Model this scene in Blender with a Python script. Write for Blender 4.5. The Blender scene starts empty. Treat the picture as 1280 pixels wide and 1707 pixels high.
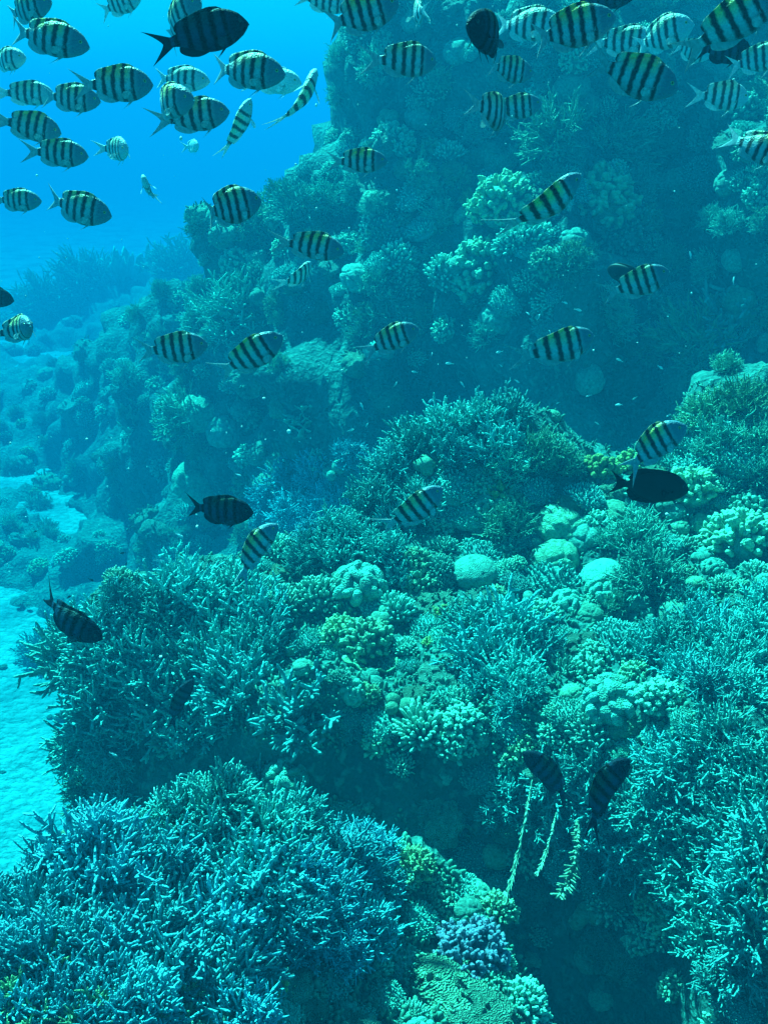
import bpy, math, random
import numpy as np
from mathutils import Vector, Matrix
from mathutils.bvhtree import BVHTree

random.seed(7)
RNG = np.random.default_rng(11)
SC = bpy.context.scene
COL = SC.collection
R = math.radians

# ------------------------------------------------------------------ camera, light, exposure
PW, PH, FPX = 1280.0, 1707.0, 1600.0          # photograph size and focal length in its pixels
PITCH = R(22.0)
CAMZ = 3.6
cam_d = bpy.data.cameras.new("camera")
cam = bpy.data.objects.new("camera", cam_d)
COL.objects.link(cam)
cam.location = (0, 0, CAMZ)
cam.rotation_euler = (R(90) - PITCH, 0, 0)
cam_d.sensor_fit = 'VERTICAL'
cam_d.angle = 2 * math.atan(PH / 2 / FPX)
cam_d.clip_start = 0.05
cam_d.clip_end = 500
SC.camera = cam

SUN_EL, SUN_AZ = R(53), R(-32)                 # azimuth from +Y (ahead of the camera) towards the right
sun_vec = Vector((math.sin(SUN_AZ) * math.cos(SUN_EL), math.cos(SUN_AZ) * math.cos(SUN_EL), math.sin(SUN_EL)))
sun_d = bpy.data.lights.new("sun", 'SUN')
sun = bpy.data.objects.new("sun", sun_d)
COL.objects.link(sun)
sun_d.energy = 5.0
sun_d.angle = R(0.8)
sun_d.color = (0.27, 1.0, 0.80)                # sunlight after a few metres of sea water
sun.rotation_euler = (-sun_vec).to_track_quat('-Z', 'Y').to_euler()

world = bpy.data.worlds.new("World")
SC.world = world
world.use_nodes = True
wn, wl = world.node_tree.nodes, world.node_tree.links
wn.clear()
wo = wn.new("ShaderNodeOutputWorld"); wb = wn.new("ShaderNodeBackground"); ws = wn.new("ShaderNodeTexSky")
ws.sky_type = 'NISHITA'; ws.sun_disc = False
ws.sun_elevation = SUN_EL; ws.sun_rotation = SUN_AZ
wb.inputs['Strength'].default_value = 0.05
wt = wn.new("ShaderNodeMix"); wt.data_type = 'RGBA'; wt.blend_type = 'MULTIPLY'; wt.inputs[0].default_value = 1
wt.inputs[7].default_value = (.10, .60, .48, 1)      # skylight after the same water
wl.new(ws.outputs[0], wt.inputs[6]); wl.new(wt.outputs[2], wb.inputs['Color']); wl.new(wb.outputs[0], wo.inputs['Surface'])

SC.view_settings.view_transform = 'Standard'
SC.view_settings.look = 'None'
SC.view_settings.gamma = 1.0
SC.view_settings.use_curve_mapping = False
SC.view_settings.exposure = 2.5
SC.render.engine = 'CYCLES'
SC.cycles.max_bounces = 5
SC.cycles.diffuse_bounces = 2
SC.cycles.glossy_bounces = 1
SC.cycles.transmission_bounces = 2
SC.cycles.volume_bounces = 0
SC.cycles.use_denoising = True
SC.cycles.use_adaptive_sampling = False

# ------------------------------------------------------------------ helpers
CAMM = Matrix.Rotation(R(90) - PITCH, 4, 'X')
CR, CU, CB = (CAMM.to_3x3() @ Vector(v) for v in ((1, 0, 0), (0, 1, 0), (0, 0, 1)))
CAM0 = Vector((0, 0, CAMZ))


def ray(px, py):
    return (-CB + CR * ((px - PW / 2) / FPX) + CU * ((PH / 2 - py) / FPX))


def at_y(px, py, Y):
    d = ray(px, py)
    return CAM0 + d * (Y / d.y)


def at_depth(px, py, d):
    return CAM0 + ray(px, py) * d


_perm = np.random.default_rng(3).random((64, 64, 64)).astype(np.float32)


def vnoise(P):
    """smooth value noise in -1..1 for an (N,3) array"""
    P = np.asarray(P, dtype=np.float64)
    i = np.floor(P).astype(int); f = P - i
    f = f * f * (3 - 2 * f)
    i0 = i & 63; i1 = (i + 1) & 63
    def g(a, b, c): return _perm[a, b, c]
    x0, y0, z0 = i0.T; x1, y1, z1 = i1.T; fx, fy, fz = f.T
    a = g(x0, y0, z0) * (1 - fx) + g(x1, y0, z0) * fx
    b = g(x0, y1, z0) * (1 - fx) + g(x1, y1, z0) * fx
    c = g(x0, y0, z1) * (1 - fx) + g(x1, y0, z1) * fx
    d = g(x0, y1, z1) * (1 - fx) + g(x1, y1, z1) * fx
    return ((a * (1 - fy) + b * fy) * (1 - fz) + (c * (1 - fy) + d * fy) * fz) * 2 - 1


def fbm(P, s, octs=3):
    v = 0; a = 1.0; t = 0
    for k in range(octs):
        v = v + a * vnoise(np.asarray(P) * s * 2 ** k + 17.3 * k); t += a; a *= .5
    return v / t


class Geo:
    """collects numpy pieces and makes one mesh"""
    def __init__(self): self.V = []; self.L = []; self.C = []; self.T = []; self.n = 0; self.M = []; self.mats = []

    def add(self, V, quads=None, tris=None, tip=None, mat=None):
        V = np.asarray(V, dtype=np.float32).reshape(-1, 3)
        self.V.append(V)
        self.T.append(np.zeros(len(V), np.float32) if tip is None else np.asarray(tip, np.float32).ravel())
        if mat not in self.mats: self.mats.append(mat)
        mi = self.mats.index(mat)
        for F, k in ((quads, 4), (tris, 3)):
            if F is not None and len(F):
                F = np.asarray(F, dtype=np.int32).reshape(-1, k) + self.n
                self.L.append(F.ravel()); self.C.append(np.full(len(F), k, np.int32))
                self.M.append(np.full(len(F), mi, np.int32))
        self.n += len(V)
        return self

    def merge(self, o):
        off = self.n
        self.V += o.V; self.T += o.T; self.n += o.n
        self.L += [l + off for l in o.L]; self.C += o.C
        mp = []
        for m in o.mats:
            if m not in self.mats: self.mats.append(m)
            mp.append(self.mats.index(m))
        mp = np.array(mp, np.int32)
        self.M += [mp[m] for m in o.M]
        return self

    def mesh(self, name, smooth=True):
        me = bpy.data.meshes.new(name)
        V = np.concatenate(self.V); L = np.concatenate(self.L); C = np.concatenate(self.C)
        me.vertices.add(len(V)); me.vertices.foreach_set("co", V.ravel())
        me.loops.add(len(L)); me.loops.foreach_set("vertex_index", L)
        me.polygons.add(len(C))
        st = np.zeros(len(C), np.int32); st[1:] = np.cumsum(C)[:-1]
        me.polygons.foreach_set("loop_start", st)
        me.polygons.foreach_set("use_smooth", np.full(len(C), smooth))
        me.polygons.foreach_set("material_index", np.concatenate(self.M))
        for m in self.mats: me.materials.append(m)
        me.update(calc_edges=True)
        a = me.attributes.new("tip", 'FLOAT', 'POINT')
        a.data.foreach_set("value", np.concatenate(self.T))
        me.validate()
        return me


def unit(v):
    v = np.asarray(v, dtype=np.float64)
    return v / np.maximum(np.linalg.norm(v, axis=-1, keepdims=True), 1e-9)


def tubes(P, Rr, S=5, mat=None, t0=0.0, t1=1.0):
    """P (N,K,3) centre lines, Rr (N,K) radii: round-ended tapered tubes"""
    P = np.asarray(P, float); Rr = np.asarray(Rr, float)
    N, K, _ = P.shape
    d = unit(P[:, -1] - P[:, 0])
    ref = np.where(np.abs(d[:, 2:3]) < .8, [[0, 0, 1.0]], [[1.0, 0, 0]])
    a = unit(np.cross(d, ref)); b = np.cross(d, a)
    an = np.arange(S) * 2 * math.pi / S
    ring = a[:, None, None, :] * np.cos(an)[None, None, :, None] + b[:, None, None, :] * np.sin(an)[None, None, :, None]
    V = P[:, :, None, :] + ring * Rr[:, :, None, None]
    tipv = P[:, -1] + d * Rr[:, -1:] * .75
    V = np.concatenate([V.reshape(N, K * S, 3), tipv[:, None, :]], axis=1)
    q = []
    for k in range(K - 1):
        for s in range(S):
            s2 = (s + 1) % S
            q.append((k * S + s, k * S + s2, (k + 1) * S + s2, (k + 1) * S + s))
    t = [((K - 1) * S + s, (K - 1) * S + (s + 1) % S, K * S) for s in range(S)]
    base = (np.arange(N) * (K * S + 1))[:, None, None]
    Q = (np.array(q)[None] + base).reshape(-1, 4); T = (np.array(t)[None] + base).reshape(-1, 3)
    tp = np.concatenate([np.repeat(np.linspace(t0, t1, K), S), [t1]])
    g = Geo(); g.add(V.reshape(-1, 3), Q, T, np.tile(tp, N), mat)
    return g


def ico(sub):
    import bmesh
    bm = bmesh.new(); bmesh.ops.create_icosphere(bm, subdivisions=sub, radius=1.0)
    V = np.array([v.co[:] for v in bm.verts]); F = np.array([[v.index for v in f.verts] for f in bm.faces])
    bm.free(); return V, F


ICO = {k: ico(k) for k in (2, 3, 4, 5)}


def blob(sub, scale, amp, freq, seed, mat, octs=3, flat=None):
    V, F = ICO[sub]
    off = np.random.default_rng(seed).random(3) * 40
    n = fbm(V * freq + off, 1.0, octs)
    P = V * (1 + amp * n)[:, None] * np.asarray(scale)
    g = Geo(); g.add(P, None, F, np.clip(.5 + n, 0, 1), mat)
    return g


# ------------------------------------------------------------------ materials
def mat_new(name):
    m = bpy.data.materials.new(name); m.use_nodes = True
    nt = m.node_tree; b = nt.nodes["Principled BSDF"]
    return m, nt, nt.nodes, nt.links, b


def n_mix(nt, fac, a, b, mode='MIX'):
    n = nt.nodes.new("ShaderNodeMix"); n.data_type = 'RGBA'; n.blend_type = mode
    n.clamp_factor = True
    for sock, v in ((n.inputs[0], fac), (n.inputs[6], a), (n.inputs[7], b)):
        if hasattr(v, 'is_linked'): nt.links.new(v, sock)
        elif isinstance(v, (int, float)): sock.default_value = v
        else: sock.default_value = (*v, 1)
    return n.outputs[2]


def n_math(nt, op, a, b=0.0, clamp=False):
    n = nt.nodes.new("ShaderNodeMath"); n.operation = op; n.use_clamp = clamp
    for sock, v in ((n.inputs[0], a), (n.inputs[1], b)):
        if hasattr(v, 'is_linked'): nt.links.new(v, sock)
        else: sock.default_value = v
    return n.outputs[0]


def n_map(nt, v, a, b, c, d):
    n = nt.nodes.new("ShaderNodeMapRange")
    nt.links.new(v, n.inputs[0])
    for i, x in enumerate((a, b, c, d)): n.inputs[i + 1].default_value = x
    return n.outputs[0]


def n_noise(nt, vec, scale, detail=3):
    n = nt.nodes.new("ShaderNodeTexNoise"); n.inputs['Scale'].default_value = scale; n.inputs['Detail'].default_value = detail
    nt.links.new(vec, n.inputs['Vector']); return n.outputs[0]


def coral_mat(name, base, tip, alt=None, grain=9.0, bump=.35, rough=.75, tip_pow=1.6, dots=0.0):
    """coral skin: its own ground colour, paler growing tips, colony-to-colony variation and polyp grain"""
    m, nt, N, L, b = mat_new(name)
    tc = N.new("ShaderNodeTexCoord"); oi = N.new("ShaderNodeObjectInfo")
    at = N.new("ShaderNodeAttribute"); at.attribute_name = "tip"
    t = n_math(nt, 'POWER', at.outputs['Fac'], tip_pow, True)
    c = n_mix(nt, t, base, tip)
    if alt: c = n_mix(nt, n_map(nt, oi.outputs['Random'], .35, 1, 0, .75), c, alt)
    val = n_map(nt, n_math(nt, 'FRACT', n_math(nt, 'MULTIPLY', oi.outputs['Random'], 7.31)), 0, 1, .48, .88)
    c = n_mix(nt, 1.0, c, N_rgb(nt, val), 'MULTIPLY')
    ns = n_noise(nt, tc.outputs['Object'], grain, 4)
    g = n_map(nt, ns, .3, .7, .6, 1.25)
    c = n_mix(nt, 1.0, c, N_rgb(nt, g), 'MULTIPLY')
    L.new(c, b.inputs['Base Color'])
    b.inputs['Roughness'].default_value = rough
    b.inputs['Specular IOR Level'].default_value = .12
    vo = N.new("ShaderNodeTexVoronoi"); vo.inputs['Scale'].default_value = grain * 3.2
    L.new(tc.outputs['Object'], vo.inputs['Vector'])
    h = n_math(nt, 'ADD', n_math(nt, 'MULTIPLY', ns, 1.0), n_math(nt, 'MULTIPLY', vo.outputs['Distance'], .8))
    bp = N.new("ShaderNodeBump"); bp.inputs['Strength'].default_value = bump; bp.inputs['Distance'].default_value = .05
    L.new(h, bp.inputs['Height']); L.new(bp.outputs[0], b.inputs['Normal'])
    return m


def N_rgb(nt, v):
    n = nt.nodes.new("ShaderNodeCombineColor")
    for i in range(3): nt.links.new(v, n.inputs[i])
    return n.outputs[0]


M_STAG = coral_mat("staghorn skin", (.04, .26, .25), (.18, .70, .62), (.10, .50, .52), 5)
M_STAGB = coral_mat("blue staghorn skin", (.06, .40, .50), (.13, .58, .70), (.12, .58, .58), 5)
M_STAGO = coral_mat("olive staghorn skin", (.06, .28, .20), (.42, .66, .30), (.26, .54, .32), 5)
M_FING = coral_mat("finger coral skin", (.10, .36, .30), (.44, .88, .66), (.20, .64, .54), 6)
M_TABL = coral_mat("table coral skin", (.06, .30, .29), (.26, .80, .68), (.16, .60, .48), 6)
M_BUSH = coral_mat("bush coral skin", (.08, .34, .28), (.32, .76, .56), (.42, .58, .26), 6)
M_FUZZ = coral_mat("lattice coral skin", (.06, .32, .27), (.22, .68, .52), (.28, .50, .24), 6)
M_MASS = coral_mat("boulder coral skin", (.09, .34, .28), (.17, .53, .42), (.22, .48, .28), 7, .5, tip_pow=1.0)
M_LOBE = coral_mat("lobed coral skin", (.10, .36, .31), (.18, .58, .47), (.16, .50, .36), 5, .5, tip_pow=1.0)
M_YELL = coral_mat("yellow coral skin", (.28, .42, .12), (.50, .62, .22), None, 6, .5)
M_PURP = coral_mat("purple coral skin", (.08, .14, .19), (.32, .36, .48), None, 6)
M_ROCK = coral_mat("algae rock", (.08, .30, .25), (.26, .62, .48), (.28, .52, .30), 7, .9, tip_pow=1.0)
M_FERN = coral_mat("pale stick coral skin", (.22, .45, .30), (.52, .78, .55), None, 7)
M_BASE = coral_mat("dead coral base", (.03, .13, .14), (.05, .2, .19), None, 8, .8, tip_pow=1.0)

# reef rock (the terrain the colonies stand on)
M_REEF, nt, N, L, b = mat_new("reef rock")
tc = N.new("ShaderNodeTexCoord")
n1 = n_noise(nt, tc.outputs['Object'], 3.2, 6); n2 = n_noise(nt, tc.outputs['Object'], 26, 5)
c = n_mix(nt, n_map(nt, n1, .38, .62, 0, 1), (.015, .075, .07), (.035, .14, .12))
c = n_mix(nt, n_map(nt, n2, .52, .66, 0, .8), c, (.07, .24, .20))
L.new(c, b.inputs['Base Color']); b.inputs['Roughness'].default_value = .9; b.inputs['Specular IOR Level'].default_value = .1
bp = N.new("ShaderNodeBump"); bp.inputs['Strength'].default_value = .9; bp.inputs['Distance'].default_value = .06
L.new(n_math(nt, 'ADD', n1, n2), bp.inputs['Height']); L.new(bp.outputs[0], b.inputs['Normal'])

M_SAND, nt, N, L, b = mat_new("pale coral sand")
tc = N.new("ShaderNodeTexCoord")
n1 = n_noise(nt, tc.outputs['Object'], 1.1, 6); n2 = n_noise(nt, tc.outputs['Object'], 11, 8)
c = n_mix(nt, n_map(nt, n2, .38, .62, 0, 1), (.11, .33, .32), (.075, .25, .24))
c = n_mix(nt, n_map(nt, n1, .48, .64, 0, .8), c, (.03, .14, .15))
n3 = n_noise(nt, tc.outputs['Object'], 38, 2)
c = n_mix(nt, n_map(nt, n3, .62, .70, 0, .7), c, (.03, .12, .12))       # shell and coral grit
L.new(c, b.inputs['Base Color']); b.inputs['Roughness'].default_value = .95; b.inputs['Specular IOR Level'].default_value = .05
bp = N.new("ShaderNodeBump"); bp.inputs['Strength'].default_value = .9; bp.inputs['Distance'].default_value = .10
L.new(n_math(nt, 'ADD', n1, n2), bp.inputs['Height']); L.new(bp.outputs[0], b.inputs['Normal'])

# ------------------------------------------------------------------ reef terrain
CTRL_PX = [  # pixel x, pixel y, distance ahead
    (0, 1560, 1.45), (300, 1500, 1.6), (600, 1490, 1.75), (0, 1690, 1.25), (300, 1690, 1.3), (560, 1690, 1.42), (440, 1345, 1.98), (260, 1392, 1.88), (540, 1400, 1.92), (90, 1450, 1.7),
    (740, 1650, 1.68), (780, 1580, 1.82), (875, 1590, 1.84), (880, 1690, 1.6), (840, 1540, 1.95), (650, 1420, 2.1), (740, 1360, 2.35), 
    (620, 1130, 2.95), (620, 1180, 2.78), (720, 1150, 2.85), (800, 1180, 2.74), (500, 1120, 3.0), (540, 1060, 3.2), (450, 1190, 2.75), (560, 1200, 2.7), (700, 1210, 2.68), (850, 1080, 3.0), (300, 1070, 3.25), (130, 1095, 3.35), (320, 985, 3.7), (500, 985, 3.4), (640, 880, 3.8), (600, 800, 4.2),
    (710, 720, 4.5), (850, 680, 4.65), (940, 730, 4.6), (990, 760, 4.5), (1085, 720, 4.5), (1180, 670, 4.7), (1290, 655, 4.7), (950, 870, 3.75), (800, 900, 3.7),
    (1020, 1165, 2.75), (900, 1200, 2.62), (1150, 1070, 2.95), (1270, 900, 3.6), (1150, 1310, 2.25), (1250, 1450, 1.95), (1270, 1200, 2.5), (1210, 1590, 1.78), (980, 1370, 2.38), (860, 1300, 2.5),
    (1420, 1400, 2.0), (1420, 1000, 3.1), (1450, 700, 4.6),
    (700, 640, 7.6), (1000, 600, 7.2), (1200, 600, 6.7), (900, 440, 7.0), (650, 460, 7.7), (640, 280, 8.4), (800, 210, 8.2), (1000, 200, 7.7), (1010, 340, 7.1), (1150, 330, 7.8), (1150, 450, 7.3),
    (1260, 220, 7.2), (700, 60, 8.8), (900, 30, 8.5), (1150, 50, 8.1), (1290, 50, 7.8), (1450, 300, 7.2), (1450, 0, 8),
    (330, 560, 10.5), (300, 700, 11.5), (450, 700, 8.8), (450, 520, 8.6), (110, 600, 21.0), (160, 800, 14.5), (110, 925, 11.6), (250, 895, 11.2), (0, 640, 20), (0, 850, 13.2), (-200, 800, 15), (410, 800, 9.0),
    (190, 468, 31), (60, 500, 32), (-150, 540, 30), (285, 470, 26), (250, 525, 12.5), (180, 565, 15), (250, 640, 11.8), (150, 660, 15), (215, 740, 12.3), (100, 720, 16),
]
CTRL_W = [  # world x, y, z
    (-.9, 2.35, .1), (-.5, 2.42, .3), (-.1, 2.45, .5), (.2, 2.36, .9), (-1.2, 2.4, -1.5), (-1.6, 1.8, -1.6), (-1.1, 1.95, .7), (-1.3, 1.4, 1.2), (-1.8, 3.2, -2.0), (-1.15, 2.95, .6), (-.95, 2.72, .5), (-1.32, 3.3, .7), (-1.5, 3.3, -1.0), (-1.6, 3.6, -1.8), (-1.5, 4.2, -1.7), (-1.3, 4.7, -1.5),
    (-2.2, 2.4, -2.4), (-2.5, 1.2, -2.2), (-2.6, 4.5, -2.5), (-2.4, 5.8, -2.5), (-1.3, 5.6, -1.4),
    (.62, 1.45, .6), (.8, 1.42, .7), (1.1, 1.3, .9), (.55, 2.15, .5), (.62, 1.8, .5), (.42, 2.4, .85), (.25, 2.36, 1.0), (.75, 2.0, .8), (0, .6, 1.3), (1.2, .6, .6), (-1, .6, 1.8),
    (-.2, 5.4, .25), (.4, 5.5, .4), (1.2, 5.5, .5), (2.0, 5.6, .7), (3.0, 5.4, 1.4), (.4, 6.4, .5), (1.4, 6.2, .6), (2.4, 6.0, .9), (-.9, 7.0, -.6), (-2.4, 8.0, -2.0),
    (-.2, 9.0, 4.35), (-.4, 9.0, 3.55), (-.8, 9.0, 3.0), (-1.5, 9.4, 2.5), (-.1, 10.5, 4.4), (-1.3, 10.8, 2.2), 
    (.5, 10, 5.2), (2, 9.6, 5.3), (4, 9, 5.2), (.5, 12, 5.0), (3, 12, 5.3), (6, 10, 5.3), (6, 5, 2.6), (5, 3, 1.8),
    (-2, 16, -.8), (-1, 18, -.5), (3, 18, 1), (-7, 24, -2.0), (-9, 19, -2.1), (-7, 13, -2.4), (-5, 10, -2.5), (-14, 28, -2.4), (-4, 36, -2.3), (8, 18, 1), (-12, 38, -2.6), (4, 36, 0),
]
CP = np.array([tuple(at_y(*c)) for c in CTRL_PX] + CTRL_W)
RC = .18


def _phi(A, B):
    return np.sqrt(((A[:, None, :] - B[None]) ** 2).sum(-1) + RC * RC)


_warp = lambda P: np.stack([P[:, 0] / (0.6 + .16 * P[:, 1]), np.log(P[:, 1] + .8) * 3.2], 1)
_CW = _warp(CP)
_W = np.linalg.solve(_phi(_CW, _CW) - 0.01 * np.eye(len(_CW)), CP[:, 2] - 1.5)


def reef_z(X, Y):
    return _phi(_warp(np.stack([X, Y], 1)), _CW) @ _W + 1.5


NR, NC = 500, 430
ys = np.exp(np.linspace(math.log(.55), math.log(40.0), NR))
us = np.linspace(-.95, .95, NC)
GX = (us[None, :] * (ys[:, None] * .8 + .9)); GY = np.repeat(ys[:, None], NC, 1)
GZ = np.concatenate([reef_z(GX[i], GY[i]) for i in range(NR)]).reshape(NR, NC)
P = np.stack([GX, GY, GZ], -1)
dx = np.gradient(P, axis=1); dy = np.gradient(P, axis=0)
nrm = unit(np.cross(dx, dy))
Pf = P.reshape(-1, 3); nf = nrm.reshape(-1, 3)
far = np.clip((Pf[:, 1] - 3) / 5, 0, 1)
amp = .05 + .22 * far
disp = amp * fbm(Pf, 2.6, 2) + .42 * far * fbm(Pf * [1, 1, 2.2] + 31, .95, 2) + (.04 + .10 * far) * fbm(Pf + 9, 5.0, 2)
lump = 1 - np.abs(vnoise(Pf * 9.0)); disp += (.025 + .045 * far) * (lump - .5)
disp += .022 * fbm(Pf, 24, 3)
Pd = Pf + nf * disp[:, None]
ii = np.arange(NR * NC).reshape(NR, NC)
quads = np.stack([ii[:-1, :-1], ii[:-1, 1:], ii[1:, 1:], ii[1:, :-1]], -1).reshape(-1, 4)
g = Geo(); g.add(Pd, quads, None, None, M_REEF)
reef = bpy.data.objects.new("reef_terrain", g.mesh("reef_terrain")); COL.objects.link(reef)
reef["kind"] = "structure"
REEF_BVH = BVHTree.FromPolygons([Vector(v) for v in Pd], quads.tolist())

# sand sheet to far beyond what the water lets through
sx = np.sinh(np.linspace(-5.9, 5.9, 380)) * 1.6; sy = np.sinh(np.linspace(-2.6, 5.9, 340)) * 1.6 + 2
SX, SY = np.meshgrid(sx, sy)
SP = np.stack([SX, SY, np.zeros_like(SX)], -1).reshape(-1, 3)
SP[:, 2] = -2.0 + .10 * fbm(SP, .5, 3) + .03 * fbm(SP, 3, 2) + - np.clip(SP[:, 1] - 20, 0, 300) * .006
ii = np.arange(len(SP)).reshape(SX.shape)
quads = np.stack([ii[:-1, :-1], ii[:-1, 1:], ii[1:, 1:], ii[1:, :-1]], -1).reshape(-1, 4)
g = Geo(); g.add(SP, quads, None, None, M_SAND)
sand = bpy.data.objects.new("sand", g.mesh("sand")); COL.objects.link(sand)
sand["kind"] = "structure"

# ------------------------------------------------------------------ the water body (haze)
def box_mesh(name, lo, hi):
    x0, y0, z0 = lo; x1, y1, z1 = hi
    V = [(x0, y0, z0), (x1, y0, z0), (x1, y1, z0), (x0, y1, z0), (x0, y0, z1), (x1, y0, z1), (x1, y1, z1), (x0, y1, z1)]
    F = [(3, 2, 1, 0), (4, 5, 6, 7), (0, 1, 5, 4), (1, 2, 6, 5), (2, 3, 7, 6), (3, 0, 4, 7)]
    me = bpy.data.meshes.new(name); me.from_pydata(V, [], F); me.update(); return me


hz = bpy.data.objects.new("haze", box_mesh("haze", (-300, -14, -5.6), (300, 300, 7.2)))
COL.objects.link(hz); hz["kind"] = "stuff"
m = bpy.data.materials.new("sea water"); m.use_nodes = True
nt = m.node_tree; nt.nodes.clear()
o_ = nt.nodes.new("ShaderNodeOutputMaterial"); pv = nt.nodes.new("ShaderNodeVolumePrincipled")
pv.inputs['Density'].default_value = .20
pv.inputs['Color'].default_value = (.002, .050, .101, 1)
pv.inputs['Absorption Color'].default_value = (.01, .65, .83, 1)
pv.inputs['Anisotropy'].default_value = .0
nt.links.new(pv.outputs[0], o_.inputs['Volume'])
hz.data.materials.append(m)

# ------------------------------------------------------------------ coral prototypes (unit radius, growing along +Z)
def hemi(n, rng, lo=.1, hi=1.0, jitter=.06):
    k = np.arange(n) + .5
    z = hi - (hi - lo) * k / n; a = k * 2.399963 + rng.random() * 6
    z = np.clip(z + rng.normal(0, jitter * .5, n), -.2, 1); a = a + rng.normal(0, jitter, n)
    r = np.sqrt(np.maximum(1 - z * z, 0))
    return np.stack([r * np.cos(a), r * np.sin(a), z], 1)


def staghorn(seed, mat, stems=46, thick=.05, lo=.05, side=(5, 8)):
    rng = np.random.default_rng(seed)
    D = hemi(stems, rng, lo, 1, .25)
    Ln = rng.uniform(.62, 1.0, stems) * (.85 + .15 * D[:, 2])
    S0 = D * .12 + rng.normal(0, .10, (stems, 3)) * [1, 1, .2]
    t = np.linspace(0, 1, 5)
    bend = rng.normal(0, .10, (stems, 3)); bend[:, 2] = np.abs(bend[:, 2]) + .10
    P = S0[:, None, :] + D[:, None, :] * (Ln[:, None] * t)[:, :, None] + bend[:, None, :] * (t ** 2)[None, :, None]
    rad = thick * np.array([1.15, 1.05, .95, .8, .5]) * rng.uniform(.85, 1.15, (stems, 1))
    g = tubes(P, rad, 6, mat, 0, 1)
    SP_, SD, SL, ST = [], [], [], []
    for i in range(stems):
        for j in range(rng.integers(*side)):
            tt = rng.uniform(.3, .95); k = tt * 4; a = int(k); f = k - a
            p = P[i, a] * (1 - f) + P[i, min(a + 1, 4)] * f
            d = unit(D[i] * .75 + rng.normal(0, .62, 3) + [0, 0, .22])
            SP_.append(p); SD.append(d); SL.append(rng.uniform(.16, .34)); ST.append(tt)
    SP_, SD, SL = np.array(SP_), np.array(SD), np.array(SL)
    t = np.array([0, .45, .85, 1.0])
    B = rng.normal(0, .03, SD.shape); B[:, 2] += .03
    P2 = SP_[:, None] + SD[:, None] * (SL[:, None] * t)[:, :, None] + B[:, None] * (t ** 2)[None, :, None]
    g.merge(tubes(P2, thick * np.array([.85, .82, .68, .4]) * rng.uniform(.8, 1.1, (len(SL), 1)), 5, mat, .45, 1))
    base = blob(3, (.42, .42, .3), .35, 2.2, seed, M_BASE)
    return {"branches": g, "base": base}


def fingers(seed, mat, n=120, ln=.38, thick=.062, core=(.72, .72, .55), lo=-.02, knob=0, club=1.0, spread=.12, asym=.0):
    rng = np.random.default_rng(seed)
    D = hemi(n, rng, lo, 1, .10)
    core = np.array(core)
    ph = rng.random(3) * 20
    sh = 1 + .22 * vnoise(D * 1.7 + ph) + asym * D[:, 0]
    S0 = D * core * sh[:, None] * .86
    Dn = unit(unit(D / core) * .75 + [0, 0, .35] + rng.normal(0, spread, D.shape))
    Ln = ln * rng.uniform(.7, 1.15, n)
    t = np.array([0, .4, .8, 1.0])
    P = S0[:, None] + Dn[:, None] * (Ln[:, None] * t)[:, :, None]
    th = thick * rng.uniform(.8, 1.2, (n, 1))
    g = tubes(P, th * np.array([.85, .95, .95 * club, .6 * club]), 6, mat, .1, 1)
    if knob:
        idx = np.repeat(np.arange(n), knob)
        d2 = unit(Dn[idx] + rng.normal(0, .55, (len(idx), 3)))
        s2 = P[idx, 1] + (P[idx, 2] - P[idx, 1]) * rng.random((len(idx), 1))
        l2 = Ln[idx] * rng.uniform(.35, .6, len(idx))
        P2 = s2[:, None] + d2[:, None] * (l2[:, None] * np.array([0, .6, 1.0]))[:, :, None]
        g.merge(tubes(P2, th[idx] * np.array([.7, .75 * club, .5 * club]), 5, mat, .5, 1))
    V, F = ICO[3]
    s = 1 + .22 * vnoise(V * 1.7 + ph) + asym * V[:, 0]
    Vb = V * core * s[:, None] * .9; Vb[:, 2] = np.maximum(Vb[:, 2], -.35)
    b = Geo(); b.add(Vb, None, F, np.full(len(V), .15), mat)
    return {"branches": g, "base": b}


def massive(seed, mat, scale=(1, 1, .72), lobes=7):
    rng = np.random.default_rng(seed)
    V, F = ICO[5]
    C = hemi(lobes, rng, .0, 1, .4)
    d = np.stack([np.linalg.norm(V - c, axis=1) for c in C], 1); d.sort(axis=1)
    crease = np.clip((d[:, 1] - d[:, 0]) / .22, 0, 1) ** .5
    r = .86 + .14 * crease + .10 * fbm(V + seed, 2.2, 4) + .02 * fbm(V + seed, 12, 3)
    Vb = V * r[:, None] * np.array(scale)
    g = Geo(); g.add(Vb, None, F, np.clip(.25 + .6 * crease + .2 * fbm(V, 6, 2), 0, 1), mat)
    return {"dome": g}


def dimpled(seed, mat, scale=(1, .95, .66)):
    rng = np.random.default_rng(seed)
    V, F = ICO[5]
    r = 1 + .05 * fbm(V + seed, 1.6, 2)
    pits = hemi(26, rng, .05, 1, .3)
    d = np.min(np.stack([np.linalg.norm((V - c) * [1, 1.6, 1], axis=1) for c in pits], 1), 1)
    r = r - .055 * np.exp(-(d / .075) ** 2) + .008 * fbm(V, 16, 2)
    g = Geo(); g.add(V * r[:, None] * np.array(scale), None, F, np.clip(d * 5, 0, 1), mat)
    return {"dome": g}


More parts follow.
